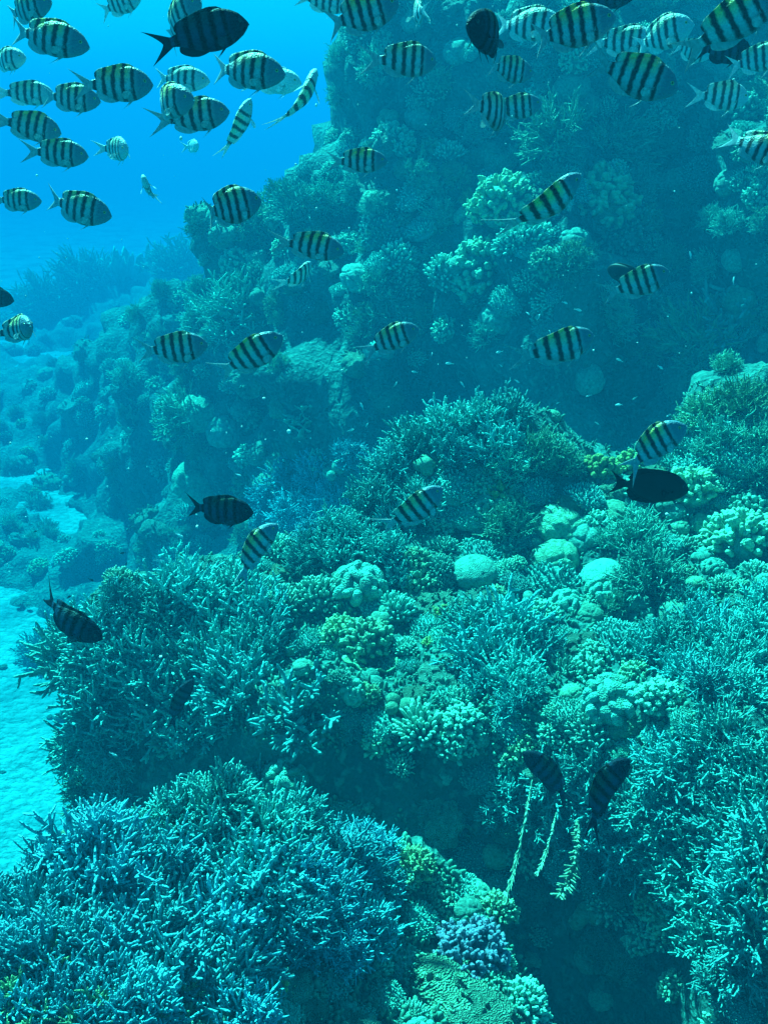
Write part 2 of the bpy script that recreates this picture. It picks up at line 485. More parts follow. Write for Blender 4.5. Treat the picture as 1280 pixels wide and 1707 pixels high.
def lobed(seed, mat, n=16, size=.27, dome=(.85, .85, .62)):
    rng = np.random.default_rng(seed)
    D = hemi(n, rng, .0, 1, .1) * np.array(dome)
    out = []
    V, F = ICO[3]
    for i, c in enumerate(D):
        d = unit(c); a = rng.random() * 6.28
        ref = unit(np.cross(d, [math.cos(a), math.sin(a), .3])); q = np.cross(d, ref)
        sx_, sy_ = size * rng.uniform(.85, 1.45), size * rng.uniform(.6, .8)
        r = 1 + .10 * fbm(V + i * 3.1, 2.0, 2) + .012 * fbm(V + i, 18, 1)
        # pillows: superellipsoid-ish with flattened tops
        S = np.sign(V) * np.abs(V) ** .82
        Pq = c + (S[:, :1] * sx_) * ref * r[:, None] + (S[:, 1:2] * sy_) * q * r[:, None] + (S[:, 2:] * size * .75) * d * r[:, None]
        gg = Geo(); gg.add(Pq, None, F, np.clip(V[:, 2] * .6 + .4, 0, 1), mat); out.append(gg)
    base = blob(3, (.84, .84, .62), .1, 2, seed, M_LOBE)
    return {"lobe": out, "base": base}


def plate(seed, mat):
    rng = np.random.default_rng(seed)
    nr, na = 12, 48
    r = np.linspace(0, 1, nr); a = np.linspace(0, 2 * math.pi, na, endpoint=False)
    Rm, Am = np.meshgrid(r, a, indexing='ij')
    edge = 1 + .12 * np.sin(3 * Am + rng.random() * 6) + .09 * np.sin(5 * Am + 2) + .05 * np.sin(9 * Am)
    X = Rm * edge * np.cos(Am); Y = Rm * edge * np.sin(Am) * .85
    Z = .38 * Rm ** 2 + .07 * Rm * np.sin(5 * Am + 1) + .05 * Rm * np.sin(11 * Am)
    n = fbm(np.stack([X, Y, Z], -1).reshape(-1, 3), 5, 2).reshape(X.shape)
    top = np.stack([X, Y, Z + .05 * n + .05], -1); bot = np.stack([X * .97, Y * .97, Z - .06 - .25 * (1 - Rm)], -1)
    V = np.concatenate([top.reshape(-1, 3), bot.reshape(-1, 3)])
    ii = np.arange(nr * na).reshape(nr, na); jj = np.roll(ii, -1, 1)
    q = np.stack([ii[:-1], ii[1:], jj[1:], jj[:-1]], -1).reshape(-1, 4)
    q2 = q[:, ::-1] + nr * na
    rim = np.stack([ii[-1], ii[-1] + nr * na, jj[-1] + nr * na, jj[-1]], -1)
    g = Geo(); g.add(V, np.concatenate([q, q2, rim]), None, np.concatenate([(Rm ** 3).ravel(), np.zeros(nr * na)]), mat)
    st = blob(3, (.35, .35, .5), .25, 2, seed, M_BASE)
    return {"plate": g, "base": st}


def blades(seed, mat, n=9):
    """upright fire-coral blades with knobbly tops"""
    rng = np.random.default_rng(seed)
    g = Geo()
    for i in range(n):
        a = rng.random() * 3.14; c = rng.normal(0, .32, 2); h = rng.uniform(.6, 1.15); w = rng.uniform(.3, .55)
        nx, nz = 14, 9
        u = np.linspace(-1, 1, nx); v = np.linspace(0, 1, nz)
        U, Vv = np.meshgrid(u, v)
        hh = h * (1 - .35 * np.abs(U) ** 2.2 + .16 * np.sin(U * 7 + i * 2) + .10 * np.sin(U * 15 + i))
        x = U * w * (.55 + .5 * Vv); z = Vv * hh; y = .06 * np.sin(3 * U + i) + .12 * Vv * rng.normal(0, 1)
        th = .05 * (1 - .6 * Vv)
        ca, sa = math.cos(a), math.sin(a)
        def pts(o): return np.stack([c[0] + x * ca - (y + o) * sa, c[1] + x * sa + (y + o) * ca, z - .1], -1).reshape(-1, 3)
        ii = np.arange(nx * nz).reshape(nz, nx)
        q = np.stack([ii[:-1, :-1], ii[:-1, 1:], ii[1:, 1:], ii[1:, :-1]], -1).reshape(-1, 4)
        rim = [np.stack([e[:-1], e[1:], e[1:] + nx * nz, e[:-1] + nx * nz], -1) for e in (ii[-1], ii[:, 0], ii[:, -1])]
        g.add(np.concatenate([pts(th), pts(-th)]), np.concatenate([q, q[:, ::-1] + nx * nz] + rim), None,
              np.tile(Vv.ravel(), 2), mat)
    return {"blades": g, "base": blob(3, (.5, .5, .3), .3, 2, seed, M_BASE)}


def rocklump(seed, mat, sub=5, scale=(1, .9, .7)):
    g = blob(sub, scale, .42, 1.5, seed, mat, 6)
    rng = np.random.default_rng(seed)
    D = hemi(60, rng, .0, 1, .3)
    P0 = D * np.array(scale) * (1 + .2 * rng.normal(0, 1, (60, 1)) * .5)
    d = unit(D + rng.normal(0, .4, D.shape)); ln = rng.uniform(.06, .16, 60)
    P = P0[:, None] - d[:, None] * .12 + d[:, None] * ((ln + .12)[:, None] * np.array([0, .6, 1.0]))[:, :, None]
    g.merge(tubes(P, rng.uniform(.03, .075, (60, 1)) * np.array([1, 1, .6]), 6, mat, .4, 1))
    return {"rock": g}


def fernstick(seed, mat, n=150, ln=1.0):
    """long stick bristling with short side branchlets; runs along +Z, length 1"""
    rng = np.random.default_rng(seed)
    t = np.linspace(0, 1, 9)
    Pm = np.stack([.10 * np.sin(t * 2.6), .04 * np.sin(t * 5), t * ln], 1)[None]
    g = tubes(Pm, np.array([[.02, .02, .019, .018, .016, .014, .012, .01, .006]]), 6, mat, .2, .8)
    tt = rng.uniform(.02, .98, n); a = rng.random(n) * 6.28
    p = np.stack([.10 * np.sin(tt * 2.6), .04 * np.sin(tt * 5), tt], 1)
    d = unit(np.stack([np.cos(a), np.sin(a) * .8, np.full(n, .9)], 1) + rng.normal(0, .2, (n, 3)))
    L_ = rng.uniform(.02, .12, n) * (.45 + .75 * tt)
    P = p[:, None] + d[:, None] * (L_[:, None] * np.array([0, .6, 1.0]))[:, :, None]
    g.merge(tubes(P, np.array([[.013, .012, .008]]).repeat(n, 0), 5, mat, .4, 1))
    return {"branches": g}


def balls(seed, mat, n=5):
    rng = np.random.default_rng(seed); g = Geo()
    for i in range(n):
        b_ = blob(3, np.array([1, 1, .9]) * rng.uniform(.28, .5), .12, 1.6, seed * 7 + i, mat)
        b_.V[0] = (b_.V[0] + np.array([rng.normal(0, .38), rng.normal(0, .38), .25 + i * .06])).astype(np.float32)
        g.merge(b_)
    return {"knobs": g}


KINDS = {}   # kind -> (object name, variants)


def kind(key, name, gens):
    var = []
    for gdict in gens:
        joined = Geo(); parts = []
        for pn, gg in gdict.items():
            for one in (gg if isinstance(gg, list) else [gg]):
                parts.append((pn, one.mesh(pn))); joined.merge(one)
        var.append((parts, joined.mesh(name)))
    KINDS[key] = (name, var)


kind("stag", "staghorn_coral", [staghorn(s, M_STAG, n_, t_, .05, (6, 10)) for s, n_, t_ in ((1, 60, .038), (2, 50, .044), (3, 70, .033), (4, 60, .040))])
kind("stagb", "staghorn_coral", [staghorn(s, M_STAGB, 84, t_, .22, (8, 12)) for s, t_ in ((5, .037), (6, .031), (7, .041), (8, .034))])
kind("stago", "staghorn_coral", [staghorn(s, M_STAGO, 60, .036, .1, (6, 9)) for s in (51, 52)])
kind("stagopen", "staghorn_coral", [staghorn(s, M_STAG, 26, .05, -.05, (7, 11)) for s in (9, 10)])
kind("hang", "staghorn_coral", [staghorn(s, M_STAG, n_, t_, -.35, (6, 10)) for s, n_, t_ in ((31, 54, .036), (32, 46, .041), (33, 60, .032))])
kind("finger", "finger_coral", [fingers(s, M_FING, 105, .40, .066, (.70, .70, .5)) for s in (11, 12, 13)])
kind("bigfinger", "finger_coral", [fingers(s, M_FING, 85, .52, .075, (.62, .62, .45), spread=.16) for s in (14, 15)])
kind("table", "table_coral", [fingers(s, M_TABL, 260, .16, .034, (.9, .9, .42), spread=.08) for s in (16, 17, 18)])
kind("bush", "bush_coral", [fingers(s, M_BUSH, 80, .34, .075, (.72, .72, .62), knob=3, club=1.25) for s in (19, 20, 21)])
kind("purple", "bush_coral", [fingers(22, M_PURP, 90, .36, .07, (.75, .75, .5), knob=3, club=1.2)])
kind("yellow", "knobby_coral", [fingers(23, M_YELL, 34, .35, .14, (.7, .7, .5), knob=2, club=1.2)])
kind("fuzz", "lattice_coral", [staghorn(s, M_FUZZ, 90, .026, -.05, (6, 9)) for s in (24, 25, 26)])
kind("massive", "boulder_coral", [massive(s, M_MASS, lobes=l) for s, l in ((27, 5), (28, 8), (29, 12))])
kind("dimple", "boulder_coral", [dimpled(s, M_MASS) for s in (30, 34)])
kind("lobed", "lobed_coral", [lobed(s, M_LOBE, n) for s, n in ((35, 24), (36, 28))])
kind("plate", "plate_coral", [plate(s, M_FUZZ) for s in (37, 38)])
kind("blade", "blade_coral", [blades(s, M_FUZZ) for s in (39, 40)])
kind("rock", "reef_rock", [rocklump(s, M_ROCK) for s in (41, 42, 43)])
kind("fern", "stick_coral", [fernstick(s, M_FERN) for s in (44, 45)])
kind("balls", "knob_coral", [balls(s, M_MASS, n) for s, n in ((46, 5), (47, 3), (48, 8))])
CAT = {"reef_rock": "rock"}
PLACED = []     # (px, py, radius px) of what has been placed by hand


def reef_hit(px, py):
    d = ray(px, py).normalized()
    loc, no, _, dist = REEF_BVH.ray_cast(CAM0, d)
    if loc is None: return None
    if loc.z < -2.02: return None
    if no.dot(d) > 0: no = -no
    return loc, no, (loc - CAM0).dot(-CB)


def add_tree(name, meshes, M, label, cat, group=None, single=None):
    """a thing at matrix M: Empty + part meshes, or one mesh when it is too small to show parts"""
    if single is not None:
        o = bpy.data.objects.new(name, single)
    else:
        o = bpy.data.objects.new(name, None); o.empty_display_size = .02
    COL.objects.link(o); o.matrix_world = M
    o["label"] = label; o["category"] = cat
    if group: o["group"] = group
    if single is None:
        for pn, me in meshes:
            c = bpy.data.objects.new(pn, me); COL.objects.link(c); c.parent = o
    return o


def coral(k, px, py, w, label, group=None, up=.55, sq=1.0, parts=True, sink=.04, var=None, mark=True, spin=None, lean=(0, 0)):
    """colony of kind k whose middle shows at pixel (px,py), about w pixels wide"""
    h = reef_hit(px, py + w * .12)
    if h is None: h = reef_hit(px, py + w * .3)
    if h is None: return None
    loc, no, d = h
    r = .5 * w * d / FPX * (1.12 if mark else 1)
    z = (no * (1 - up) + Vector((lean[0], lean[1], 1)) * up).normalized()
    q = z.to_track_quat('Z', 'Y')
    name, var_l = KINDS[k]
    meshes, single = var_l[random.randrange(len(var_l)) if var is None else var]
    rz = random.random() * 6.28 if spin is None else spin
    s = r * random.uniform(.95, 1.08)
    M = Matrix.Translation(loc - z * r * sink) @ q.to_matrix().to_4x4() @ Matrix.Rotation(rz, 4, 'Z') @ Matrix.Diagonal((s * random.uniform(.92, 1.08), s * random.uniform(.92, 1.08), s * sq, 1))
    o = add_tree(name, meshes, M, label, CAT.get(name, "coral"), group, None if parts else single)
    if mark: PLACED.append((px, py, w * .5))
    return o
#@@PART2

# ------------------------------------------------------------------ corals one can single out
NEAR = [
    ("finger", 470, 1000, 78, "pale finger coral with short blunt fingers, front left of the pillowed dome coral"),
    ("finger", 530, 985, 85, "pale finger coral hump touching the left side of the pillowed dome coral"),
    ("bigfinger", 700, 1208, 92, "bright pale finger coral with long thick fingers on the shelf edge above the dark hollow"),
    ("bush", 772, 1200, 80, "knobbly yellowish bush coral just right of the bright long fingered coral"),
    ("table", 632, 1198, 74, "fine fingered coral cushion just left of the bright long fingered coral"),
    ("stagopen", 502, 1185, 165, "open spiky staghorn coral jutting alone over the dark hollow"),
    ("finger", 292, 1225, 74, "small fine spined coral under the right edge of the big left staghorn bush"),
    ("table", 512, 1062, 56, "small dotted coral cushion in shade below the pale finger coral pair"),
    ("lobed", 598, 968, 88, "pale pillowed dome coral beside the two pale finger corals"),
    ("bush", 612, 1062, 88, "greenish brown finger coral bush above the little shelf plate"),
    ("plate", 618, 1098, 72, "small pale plate coral with a raised wavy rim, jutting below the greenish bush"),
    ("balls", 640, 1028, 46, "smooth curled knob coral to the right of the greenish finger bush"),
    ("balls", 552, 1117, 17, "single pale round knob in the dark gap left of the wavy plate coral"),
    ("balls", 726, 1082, 22, "small smooth knob to the right of the wavy plate coral"),
    ("table", 682, 1105, 34, "tiny dotted coral right of the wavy plate coral in the shaded gap"),
    ("dimple", 790, 945, 74, "smooth dimpled boulder coral standing clear above a shaded hollow"),
    ("table", 800, 915, 80, "fine coral cushion right behind the dimpled boulder coral"),
    ("finger", 845, 945, 40, "pale finger coral tuft touching the right of the dimpled boulder coral"),
    ("massive", 935, 868, 78, "largest smooth lobed boulder coral in the middle of the mound"),
    ("massive", 968, 890, 66, "smooth boulder coral leaning on the lower right of the largest boulder"),
    ("massive", 925, 920, 76, "low cracked boulder coral just below the largest boulder"),
    ("massive", 1020, 852, 64, "knobbed boulder coral under the black surgeonfish"),
    ("massive", 1068, 868, 54, "pale wrinkled boulder coral below and right of the knobbed boulder"),
    ("dimple", 1000, 948, 60, "egg shaped smooth boulder coral right of the blue dotted table coral"),
    ("massive", 980, 1018, 46, "flat greenish boulder coral above the neat dotted table coral"),
    ("massive", 1128, 1016, 54, "pale bluish boulder coral at the top of the right staghorn thicket"),
    ("massive", 1170, 925, 44, "half hidden smooth boulder coral at the right of the mound"),
    ("massive", 1170, 870, 42, "round shaded boulder coral below and right of the black surgeonfish"),
    ("massive", 1122, 848, 34, "flat little boulder coral just under the black surgeonfish's head"),
    ("balls", 886, 1002, 36, "small crinkled knob coral above the centre staghorn bush"),
    ("table", 1025, 1058, 108, "neat dotted table coral with even rows of bluish nubs"),
    ("table", 920, 958, 104, "bluish dotted table coral left of the egg shaped boulder"),
    ("table", 975, 822, 68, "rounded dotted coral left of the black surgeonfish"),
    ("yellow", 830, 820, 50, "bright yellow knobby coral on the mound's upper slope"),
    ("yellow", 1000, 778, 64, "dull yellow finger coral in the dip on the mound's crest"),
    ("yellow", 1050, 770, 50, "second dull yellow coral close left of the black surgeonfish's tail"),
    ("fuzz", 850, 870, 88, "rounded brownish bush coral below the bright yellow coral"),
    ("fuzz", 1060, 895, 96, "dark twiggy bush coral right of the largest boulder"),
    ("fuzz", 1085, 960, 104, "dark twiggy bush coral lower of the two right of the egg boulder"),
    ("bush", 1235, 890, 112, "pale knobbly bush coral at the right edge of the mound"),
    ("bush", 1250, 850, 80, "pale bush coral behind the knobbly one at the right edge"),
    ("bush", 1150, 810, 90, "dense bush coral to the right of the black surgeonfish"),
    ("lobed", 1022, 1160, 92, "dull green pillow coral of separate round lobes beside a pale bush"),
    ("bush", 1098, 1160, 84, "rounded pale bush coral right of the pillow coral of separate lobes"),
    ("finger", 935, 1112, 66, "pale finger coral tuft left of the yellow sponge gap"),
    ("finger", 985, 1210, 82, "pale fan shaped finger coral below the separate lobed pillow coral"),
    ("yellow", 975, 1100, 22, "tiny yellow knob above the separate lobed pillow coral"),
    ("yellow", 955, 1068, 20, "tiny yellow sponge knob left of the neat dotted table coral"),
    ("table", 850, 1200, 70, "fine coral cushion left of the fan shaped finger coral"),
    ("balls", 706, 778, 46, "stack of smooth round knobs standing on the mound's left slope"),
    ("rock", 738, 1352, 88, "pale crusted rock in the dark hollow below the bright fingered coral"),
    ("balls", 745, 1296, 24, "small pale knob above the crusted rock in the hollow"),
    ("table", 802, 1288, 66, "rounded dotted coral right of the crusted rock"),
    ("finger", 668, 1272, 44, "little club tipped coral alone in the dark hollow"),
    ("table", 590, 1352, 72, "shaded dotted coral at the edge of the dark hollow"),
    ("table", 652, 1420, 74, "rounded dotted coral at the right rim of the blue staghorn thicket"),
    ("lobed", 476, 1292, 72, "dark pillow coral in the shade behind the blue staghorn thicket"),
    ("balls", 614, 1344, 24, "small pale knob beside the shaded dotted coral"),
    ("purple", 785, 1582, 118, "lilac bush coral at the bottom beside the pale algae rock"),
    ("table", 700, 1526, 70, "rounded greenish dotted coral left of the lilac bush coral"),
    ("table", 668, 1600, 90, "dotted coral with neat rows below the blue staghorn thicket"),
    ("table", 545, 1622, 84, "blue dotted coral cushion at the thicket's lower edge"),
    ("yellow", 452, 1642, 64, "olive bush coral inside the lower thicket"),
    ("massive", 655, 1545, 26, "tiny smooth knob beside the greenish dotted coral"),
    ("rock", 735, 1650, 175, "broad pale algae covered rock at the bottom"),
    ("balls", 742, 1662, 44, "round dark topped knob on the broad algae rock"),
    ("rock", 800, 1690, 120, "pale algae rock at the bottom right of the broad one"),
    ("bush", 870, 1665, 92, "pale bush coral at the bottom right of the lilac coral"),
    ("balls", 865, 1560, 30, "small ring shaped knob right of the lilac coral"),
    ("balls", 890, 1600, 34, "cluster of pale knobs below the ring shaped knob"),
    ("rock", 1020, 1575, 100, "shaded lumpy rock deep in the dark hole"),
    ("massive", 985, 1590, 50, "dim smooth boulder left of the shaded lumpy rock"),
    ("table", 825, 1462, 78, "shaded dotted coral under the left stick coral"),
    ("rock", 730, 1000, 70, "yellow green algae rock left of the centre staghorn bush"),
    ("rock", 700, 1000, 60, "crusted rock between the pillowed dome and the yellow green rock"),
    ("rock", 740, 1120, 84, "crusted rock slope left under the centre staghorn bush"),
    ("yellow", 735, 1020, 34, "yellow algae tuft on the rock left of the centre staghorn bush"),
    ("yellow", 715, 1070, 26, "small yellow tuft lower on the crusted rock"),
    ("finger", 660, 1010, 64, "blue grey spiky coral right of the pillowed dome coral"),
    ("stag", 665, 960, 60, "small spiky blue staghorn right behind the pillowed dome coral"),
    ("bush", 820, 1640, 60, "pale green bush coral between the broad algae rock and the bottom right bush"),
    ("finger", 838, 1600, 46, "small pale finger tuft under the lilac coral's right edge"),
    ("table", 640, 1655, 70, "pale dotted coral left of the broad algae rock"),
    ("finger", 690, 1690, 60, "pale finger coral in front of the broad algae rock at the bottom edge"),
    ("bush", 720, 1470, 46, "dim bush coral on the dark hollow's left wall"),
    ("table", 752, 1515, 44, "dim dotted coral above the lilac coral"),
]
for k, px, py, w, lab in NEAR:
    sq = {"rock": .8, "dimple": .95}.get(k, 1.0)
    coral(k, px, py, w, lab, sq=sq)

WALL = [
    ("bush", 800, 440, 96, "brightest pale coral head on the wall's middle ledge"),
    ("finger", 742, 450, 70, "pale coral curtain left of the brightest head on the wall's middle ledge"),
    ("finger", 790, 490, 50, "small bright tuft just below the brightest head on the wall"),
    ("table", 828, 512, 46, "round dotted coral low on the wall below the bright tuft"),
    ("finger", 910, 492, 54, "short fringe of bright fingers on the wall right of the round dotted coral"),
    ("table", 917, 545, 50, "dim round coral just behind the brightest striped fish's back"),
    ("stagopen", 1215, 535, 150, "tall coral of long pale sticks on the wall's right ledge"),
    ("fuzz", 1150, 560, 110, "twiggy bush left of the tall pale sticks on the wall's right ledge"),
    ("fuzz", 1160, 600, 80, "bright lower tuft hanging under the tall pale sticks"),
    ("table", 640, 372, 84, "large round dotted head under the wall's left shoulder"),
    ("table", 705, 372, 66, "round dotted head right of the larger one under the wall's left shoulder"),
    ("table", 690, 315, 66, "pale round head above the two dotted heads on the wall"),
    ("fuzz", 930, 215, 110, "broad dim bush under the large barred fish at the upper right"),
    ("fuzz", 1030, 230, 120, "broad dim bush right of its twin under the large barred fish"),
    ("bush", 840, 330, 110, "wide lit ledge coral across the wall's middle"),
    ("bush", 1000, 320, 120, "lit ledge coral right of the fish climbing across the wall"),
    ("finger", 1040, 370, 90, "fan of bright fingers under the right lit ledge coral"),
    ("balls", 940, 430, 44, "stack of bright round knobs on the wall"),
    ("massive", 620, 330, 50, "smooth round head on the wall's left shoulder"),
    ("fuzz", 400, 520, 130, "broad greenish soft bush on the wall's lower left"),
    ("fuzz", 500, 350, 100, "feathery bush at the wall's left outline"),
    ("fuzz", 440, 370, 100, "outermost feathery bush at the wall's left outline"),
    ("blade", 500, 700, 70, "pale leafy coral low in the shade left of the mound"),
    ("fuzz", 310, 690, 90, "dim bush standing on the slope at the left"),
    ("blade", 225, 690, 60, "upright pale blade on the slope at the left"),
    ("massive", 330, 795, 70, "dim round boulder above the dark barred fish"),
    ("blade", 235, 462, 100, "dark leafy silhouette standing out on the far hazy ridge"),
    ("fuzz", 150, 470, 110, "dark rounded silhouette left of the leafy one on the far ridge"),
    ("fuzz", 75, 500, 100, "faint rounded silhouette farthest left on the far ridge"),
    ("fuzz", 300, 440, 90, "dark bush at the foot of the wall's left shoulder"),
]
for k, px, py, w, lab in WALL:
    coral(k, px, py, w, lab, up=.45)

# stick corals leaning in the hollow at the right
for (x0, y0, x1, y1, dd, wd, lab) in (
        (838, 1497, 887, 1300, (2.42, 2.55), .32, "long thin pale stick coral, leftmost of three leaning over the hollow"),
        (891, 1455, 927, 1355, (2.40, 2.50), .5, "short thin pale stick coral in the middle of three leaning sticks"),
        (918, 1488, 962, 1368, (2.36, 2.46), 1.6, "thick feathery pale stick coral, rightmost of three leaning sticks")):
    a = at_depth(x0, y0, dd[0]); b_ = at_depth(x1, y1, dd[1])
    v = a - b_; ln = v.length
    M = Matrix.Translation(b_) @ v.to_track_quat('Z', 'Y').to_matrix().to_4x4() @ Matrix.Diagonal((ln * wd, ln * wd, ln, 1))
    nm, var_l = KINDS["fern"]
    add_tree(nm, var_l[0][0], M, lab, "coral", None, var_l[0][1])


# ------------------------------------------------------------------ thickets of staghorn, each clump a colony
def thicket(k, pts, label, group, up=.55, parts=True, **kw):
    for px, py, w in pts:
        coral(k, px, py, w, label, group, up=up, parts=parts, **kw)


def ell(cx, cy, rx, ry, n, w, seed, rot=0):
    r_ = random.Random(seed); out = []
    for i in range(n):
        a = i * 2.39996 + r_.random() * .5; q = math.sqrt((i + .5) / n)
        x, y = rx * q * math.cos(a), ry * q * math.sin(a)
        c, s = math.cos(R(rot)), math.sin(R(rot))
        out.append((cx + x * c - y * s, cy + x * s + y * c, w * r_.uniform(.85, 1.2)))
    return out


thicket("stagb", ell(230, 1560, 240, 150, 22, 150, 1, -12) + [(20, 1520, 130), (90, 1455, 120), (170, 1400, 110), (30, 1610, 140), (40, 1690, 140), (230, 1690, 140), (400, 1690, 130)],
        "blue staghorn coral clump in the dense thicket at the lower left", "blue staghorn thicket at the lower left", lean=(.25, 0))
thicket("stago", [(30, 1660, 110), (95, 1610, 100), (150, 1700, 110), (60, 1720, 110), (300, 1660, 90), (240, 1705, 100), (360, 1625, 80), (330, 1580, 70)],
        "olive tipped fine staghorn clump at the bottom of the lower left thicket", "olive tipped staghorn in the lower left corner", lean=(.3, 0))
thicket("stagb", [(560, 1440, 130), (610, 1480, 120), (540, 1510, 130), (600, 1550, 110), (480, 1560, 130), (500, 1460, 120), (560, 1585, 100), (620, 1410, 80)],
        "bright blue stout staghorn clump on the thicket's right side", "bright blue staghorn clumps on the thicket's right side", lean=(.25, 0))
thicket("stag", [(300, 1360, 110), (370, 1330, 110), (430, 1310, 100), (360, 1390, 120), (440, 1380, 120), (500, 1370, 100), (250, 1390, 100), (540, 1390, 90), (470, 1440, 110), (400, 1450, 120)],
        "green staghorn clump along the upper rim of the lower left thicket", "staghorn along the thicket's upper rim", lean=(.3, 0))
thicket("stagb", [(425, 1310, 75), (470, 1325, 75), (520, 1352, 75), (560, 1380, 75), (600, 1410, 75), (630, 1445, 70), (640, 1490, 66)],
        "staghorn clump on the lower left thicket's right rim above the dark hollow", "staghorn on the thicket's right rim", sink=.15, lean=(.25, 0))
thicket("stag", [(95, 1120, 100), (80, 1165, 90), (105, 1205, 95), (150, 1235, 90), (210, 1240, 90), (85, 1080, 70)],
        "staghorn clump on the left bush's outer edge, overhanging the sand", "staghorn on the left bush's outer edge", up=.3, sink=-.3)
thicket("stag", ell(285, 1085, 165, 105, 19, 118, 3, -8) + [(110, 1120, 100), (100, 1170, 90), (170, 1200, 100), (250, 1190, 100), (330, 1210, 100), (380, 1190, 100), (130, 1060, 90), (210, 1000, 90), (390, 985, 100), (430, 1000, 90), (440, 1080, 100), (300, 975, 80)],
        "staghorn coral clump in the big bush above the sand at the left", "big left staghorn bush above the sand")
thicket("stag", ell(830, 1085, 66, 70, 6, 95, 5) + [(800, 1140, 70), (880, 1150, 66), (850, 1175, 60)],
        "staghorn clump in the dense bush at the centre of the mound", "centre staghorn bush")
thicket("stag", ell(1185, 1085, 110, 58, 12, 92, 6) + [(1270, 1010, 80), (1230, 1150, 90), (1270, 1110, 90)],
        "staghorn clump in the wide patch on the right above the thicket", "upper right staghorn patch")
thicket("hang", ell(1185, 1330, 105, 130, 20, 125, 7) + [(1240, 1470, 130), (1180, 1480, 120), (1130, 1440, 110), (1260, 1540, 130), (1190, 1560, 110), (1240, 1600, 110), (1150, 1500, 100), (1280, 1400, 120), (1100, 1380, 100), (1070, 1330, 90)],
        "staghorn coral clump in the big thicket hanging over the dark hole at the right", "right staghorn thicket over the dark hole", sink=.0)
thicket("hang", [(920, 1300, 90), (985, 1280, 90), (1000, 1340, 110), (960, 1380, 100), (1030, 1390, 110), (900, 1360, 80), (1010, 1430, 90), (1060, 1420, 90), (850, 1320, 80), (830, 1350, 70)],
        "staghorn clump between the two dark striped fish and the dark hole", "staghorn below the two dark striped fish", sink=.0)
thicket("stag", [(650, 780, 90), (690, 740, 90), (740, 710, 80), (800, 700, 90), (850, 690, 80), (620, 830, 80), (760, 750, 80), (830, 740, 90), (700, 840, 80), (660, 870, 70)],
        "staghorn clump on the mound's upper left ridge", "staghorn along the upper left ridge of the mound")
thicket("stagb", [(460, 830, 80), (500, 800, 90), (540, 790, 80), (550, 840, 80), (490, 860, 80), (450, 870, 60), (580, 760, 60), (520, 890, 60)],
        "hazy blue staghorn clump behind the mound's left flank", "hazy staghorn behind the mound")
thicket("table", [(1150, 715, 90), (1215, 705, 90), (1275, 690, 90), (1160, 770, 80), (1230, 755, 80), (1100, 760, 70), (870, 740, 80), (930, 745, 70), (890, 810, 70), (760, 800, 80), (780, 850, 70)],
        "low dense cushion coral on the mound's crest", "cushion corals on the crest")
thicket("fuzz", [(1180, 690, 90), (1240, 670, 90), (1270, 740, 90), (1200, 740, 90), (1260, 790, 90), (1080, 760, 60), (900, 750, 80), (940, 770, 70), (850, 780, 70)],
        "fine twigged pale bush coral on the mound's crest", "fine twigged corals on the crest")
thicket("stag", [(600, 900, 80), (560, 880, 80), (520, 920, 80), (640, 920, 70), (500, 940, 60), (560, 925, 70)],
        "staghorn clump on the slope behind the pale finger corals", "staghorn behind the pale finger corals")

# ------------------------------------------------------------------ the rest of the reef cover
FILLK = {
    "near": (("table", 4), ("finger", 3), ("bush", 3.5), ("rock", 2.5), ("massive", 2), ("fuzz", 1.6), ("balls", .6), ("stag", .7), ("lobed", .6)),
    "wall": (("fuzz", 5), ("table", 3), ("finger", 2), ("bush", 3), ("rock", 2), ("massive", 1.2), ("balls", .7)),
}
WORDS = {"table": "dotted cushion coral", "finger": "finger coral", "bush": "knobbly bush coral", "rock": "crusted rock lump", "massive": "smooth boulder coral", "fuzz": "twiggy coral bush",
         "balls": "cluster of round coral knobs", "stag": "small staghorn coral", "blade": "upright blade coral", "plate": "flat plate coral", "lobed": "pillow lobed coral"}
rf = random.Random(21)


def pick(tab):
    t = sum(w for _, w in tab); x = rf.random() * t
    for k, w in tab:
        x -= w
        if x <= 0: return k
    return tab[-1][0]


DARK = [[(150, 1235), (420, 1225), (560, 1255), (640, 1230), (700, 1290), (650, 1380), (560, 1330), (430, 1270), (330, 1310), (200, 1340)],
        [(780, 1400), (850, 1330), (900, 1450), (1060, 1450), (1110, 1520), (1180, 1640), (1290, 1650), (1290, 1720), (930, 1720), (900, 1620), (800, 1530)],
        [(640, 1280), (700, 1250), (860, 1260), (840, 1420), (700, 1430)]]


def inside(px, py, poly):
    c = False; j = len(poly) - 1
    for i in range(len(poly)):
        (xi, yi), (xj, yj) = poly[i], poly[j]
        if (yi > py) != (yj > py) and px < (xj - xi) * (py - yi) / (yj - yi) + xi: c = not c
        j = i
    return c


def near_fill():
    y = 690
    while y < 1740:
        step = 33 + (y - 690) * .018
        x = -40 + rf.random() * step
        while x < 1720:
            px, py = x + rf.uniform(-.35, .35) * step, y + rf.uniform(-.35, .35) * step
            wide = 1.8 if px > 1340 else 1.0              # beyond the frame: bigger, fewer
            x += step * wide
            if px > 1340 and py < 900 and rf.random() < .5: continue
            h = reef_hit(px, py)
            if h is None or h[2] > 5.4: continue
            if rf.random() < (.9 if px < 780 else .85 if py > 1560 else .35) and any(inside(px, py, q) for q in DARK): continue
            if any((px - a) ** 2 + (py - b) ** 2 < (c * .84) ** 2 for a, b, c in PLACED): continue
            if h[1].z < .12 and rf.random() < .4: continue
            k = pick(FILLK["near"]); w = step * wide * rf.uniform(1.0, 1.9) * (.65 if k == 'massive' else 1)
            coral(k, px, py, w, WORDS[k] + " scattered among other corals on the near mound", WORDS[k] + "s scattered over the near mound", parts=False, mark=False)
        y += step * .9


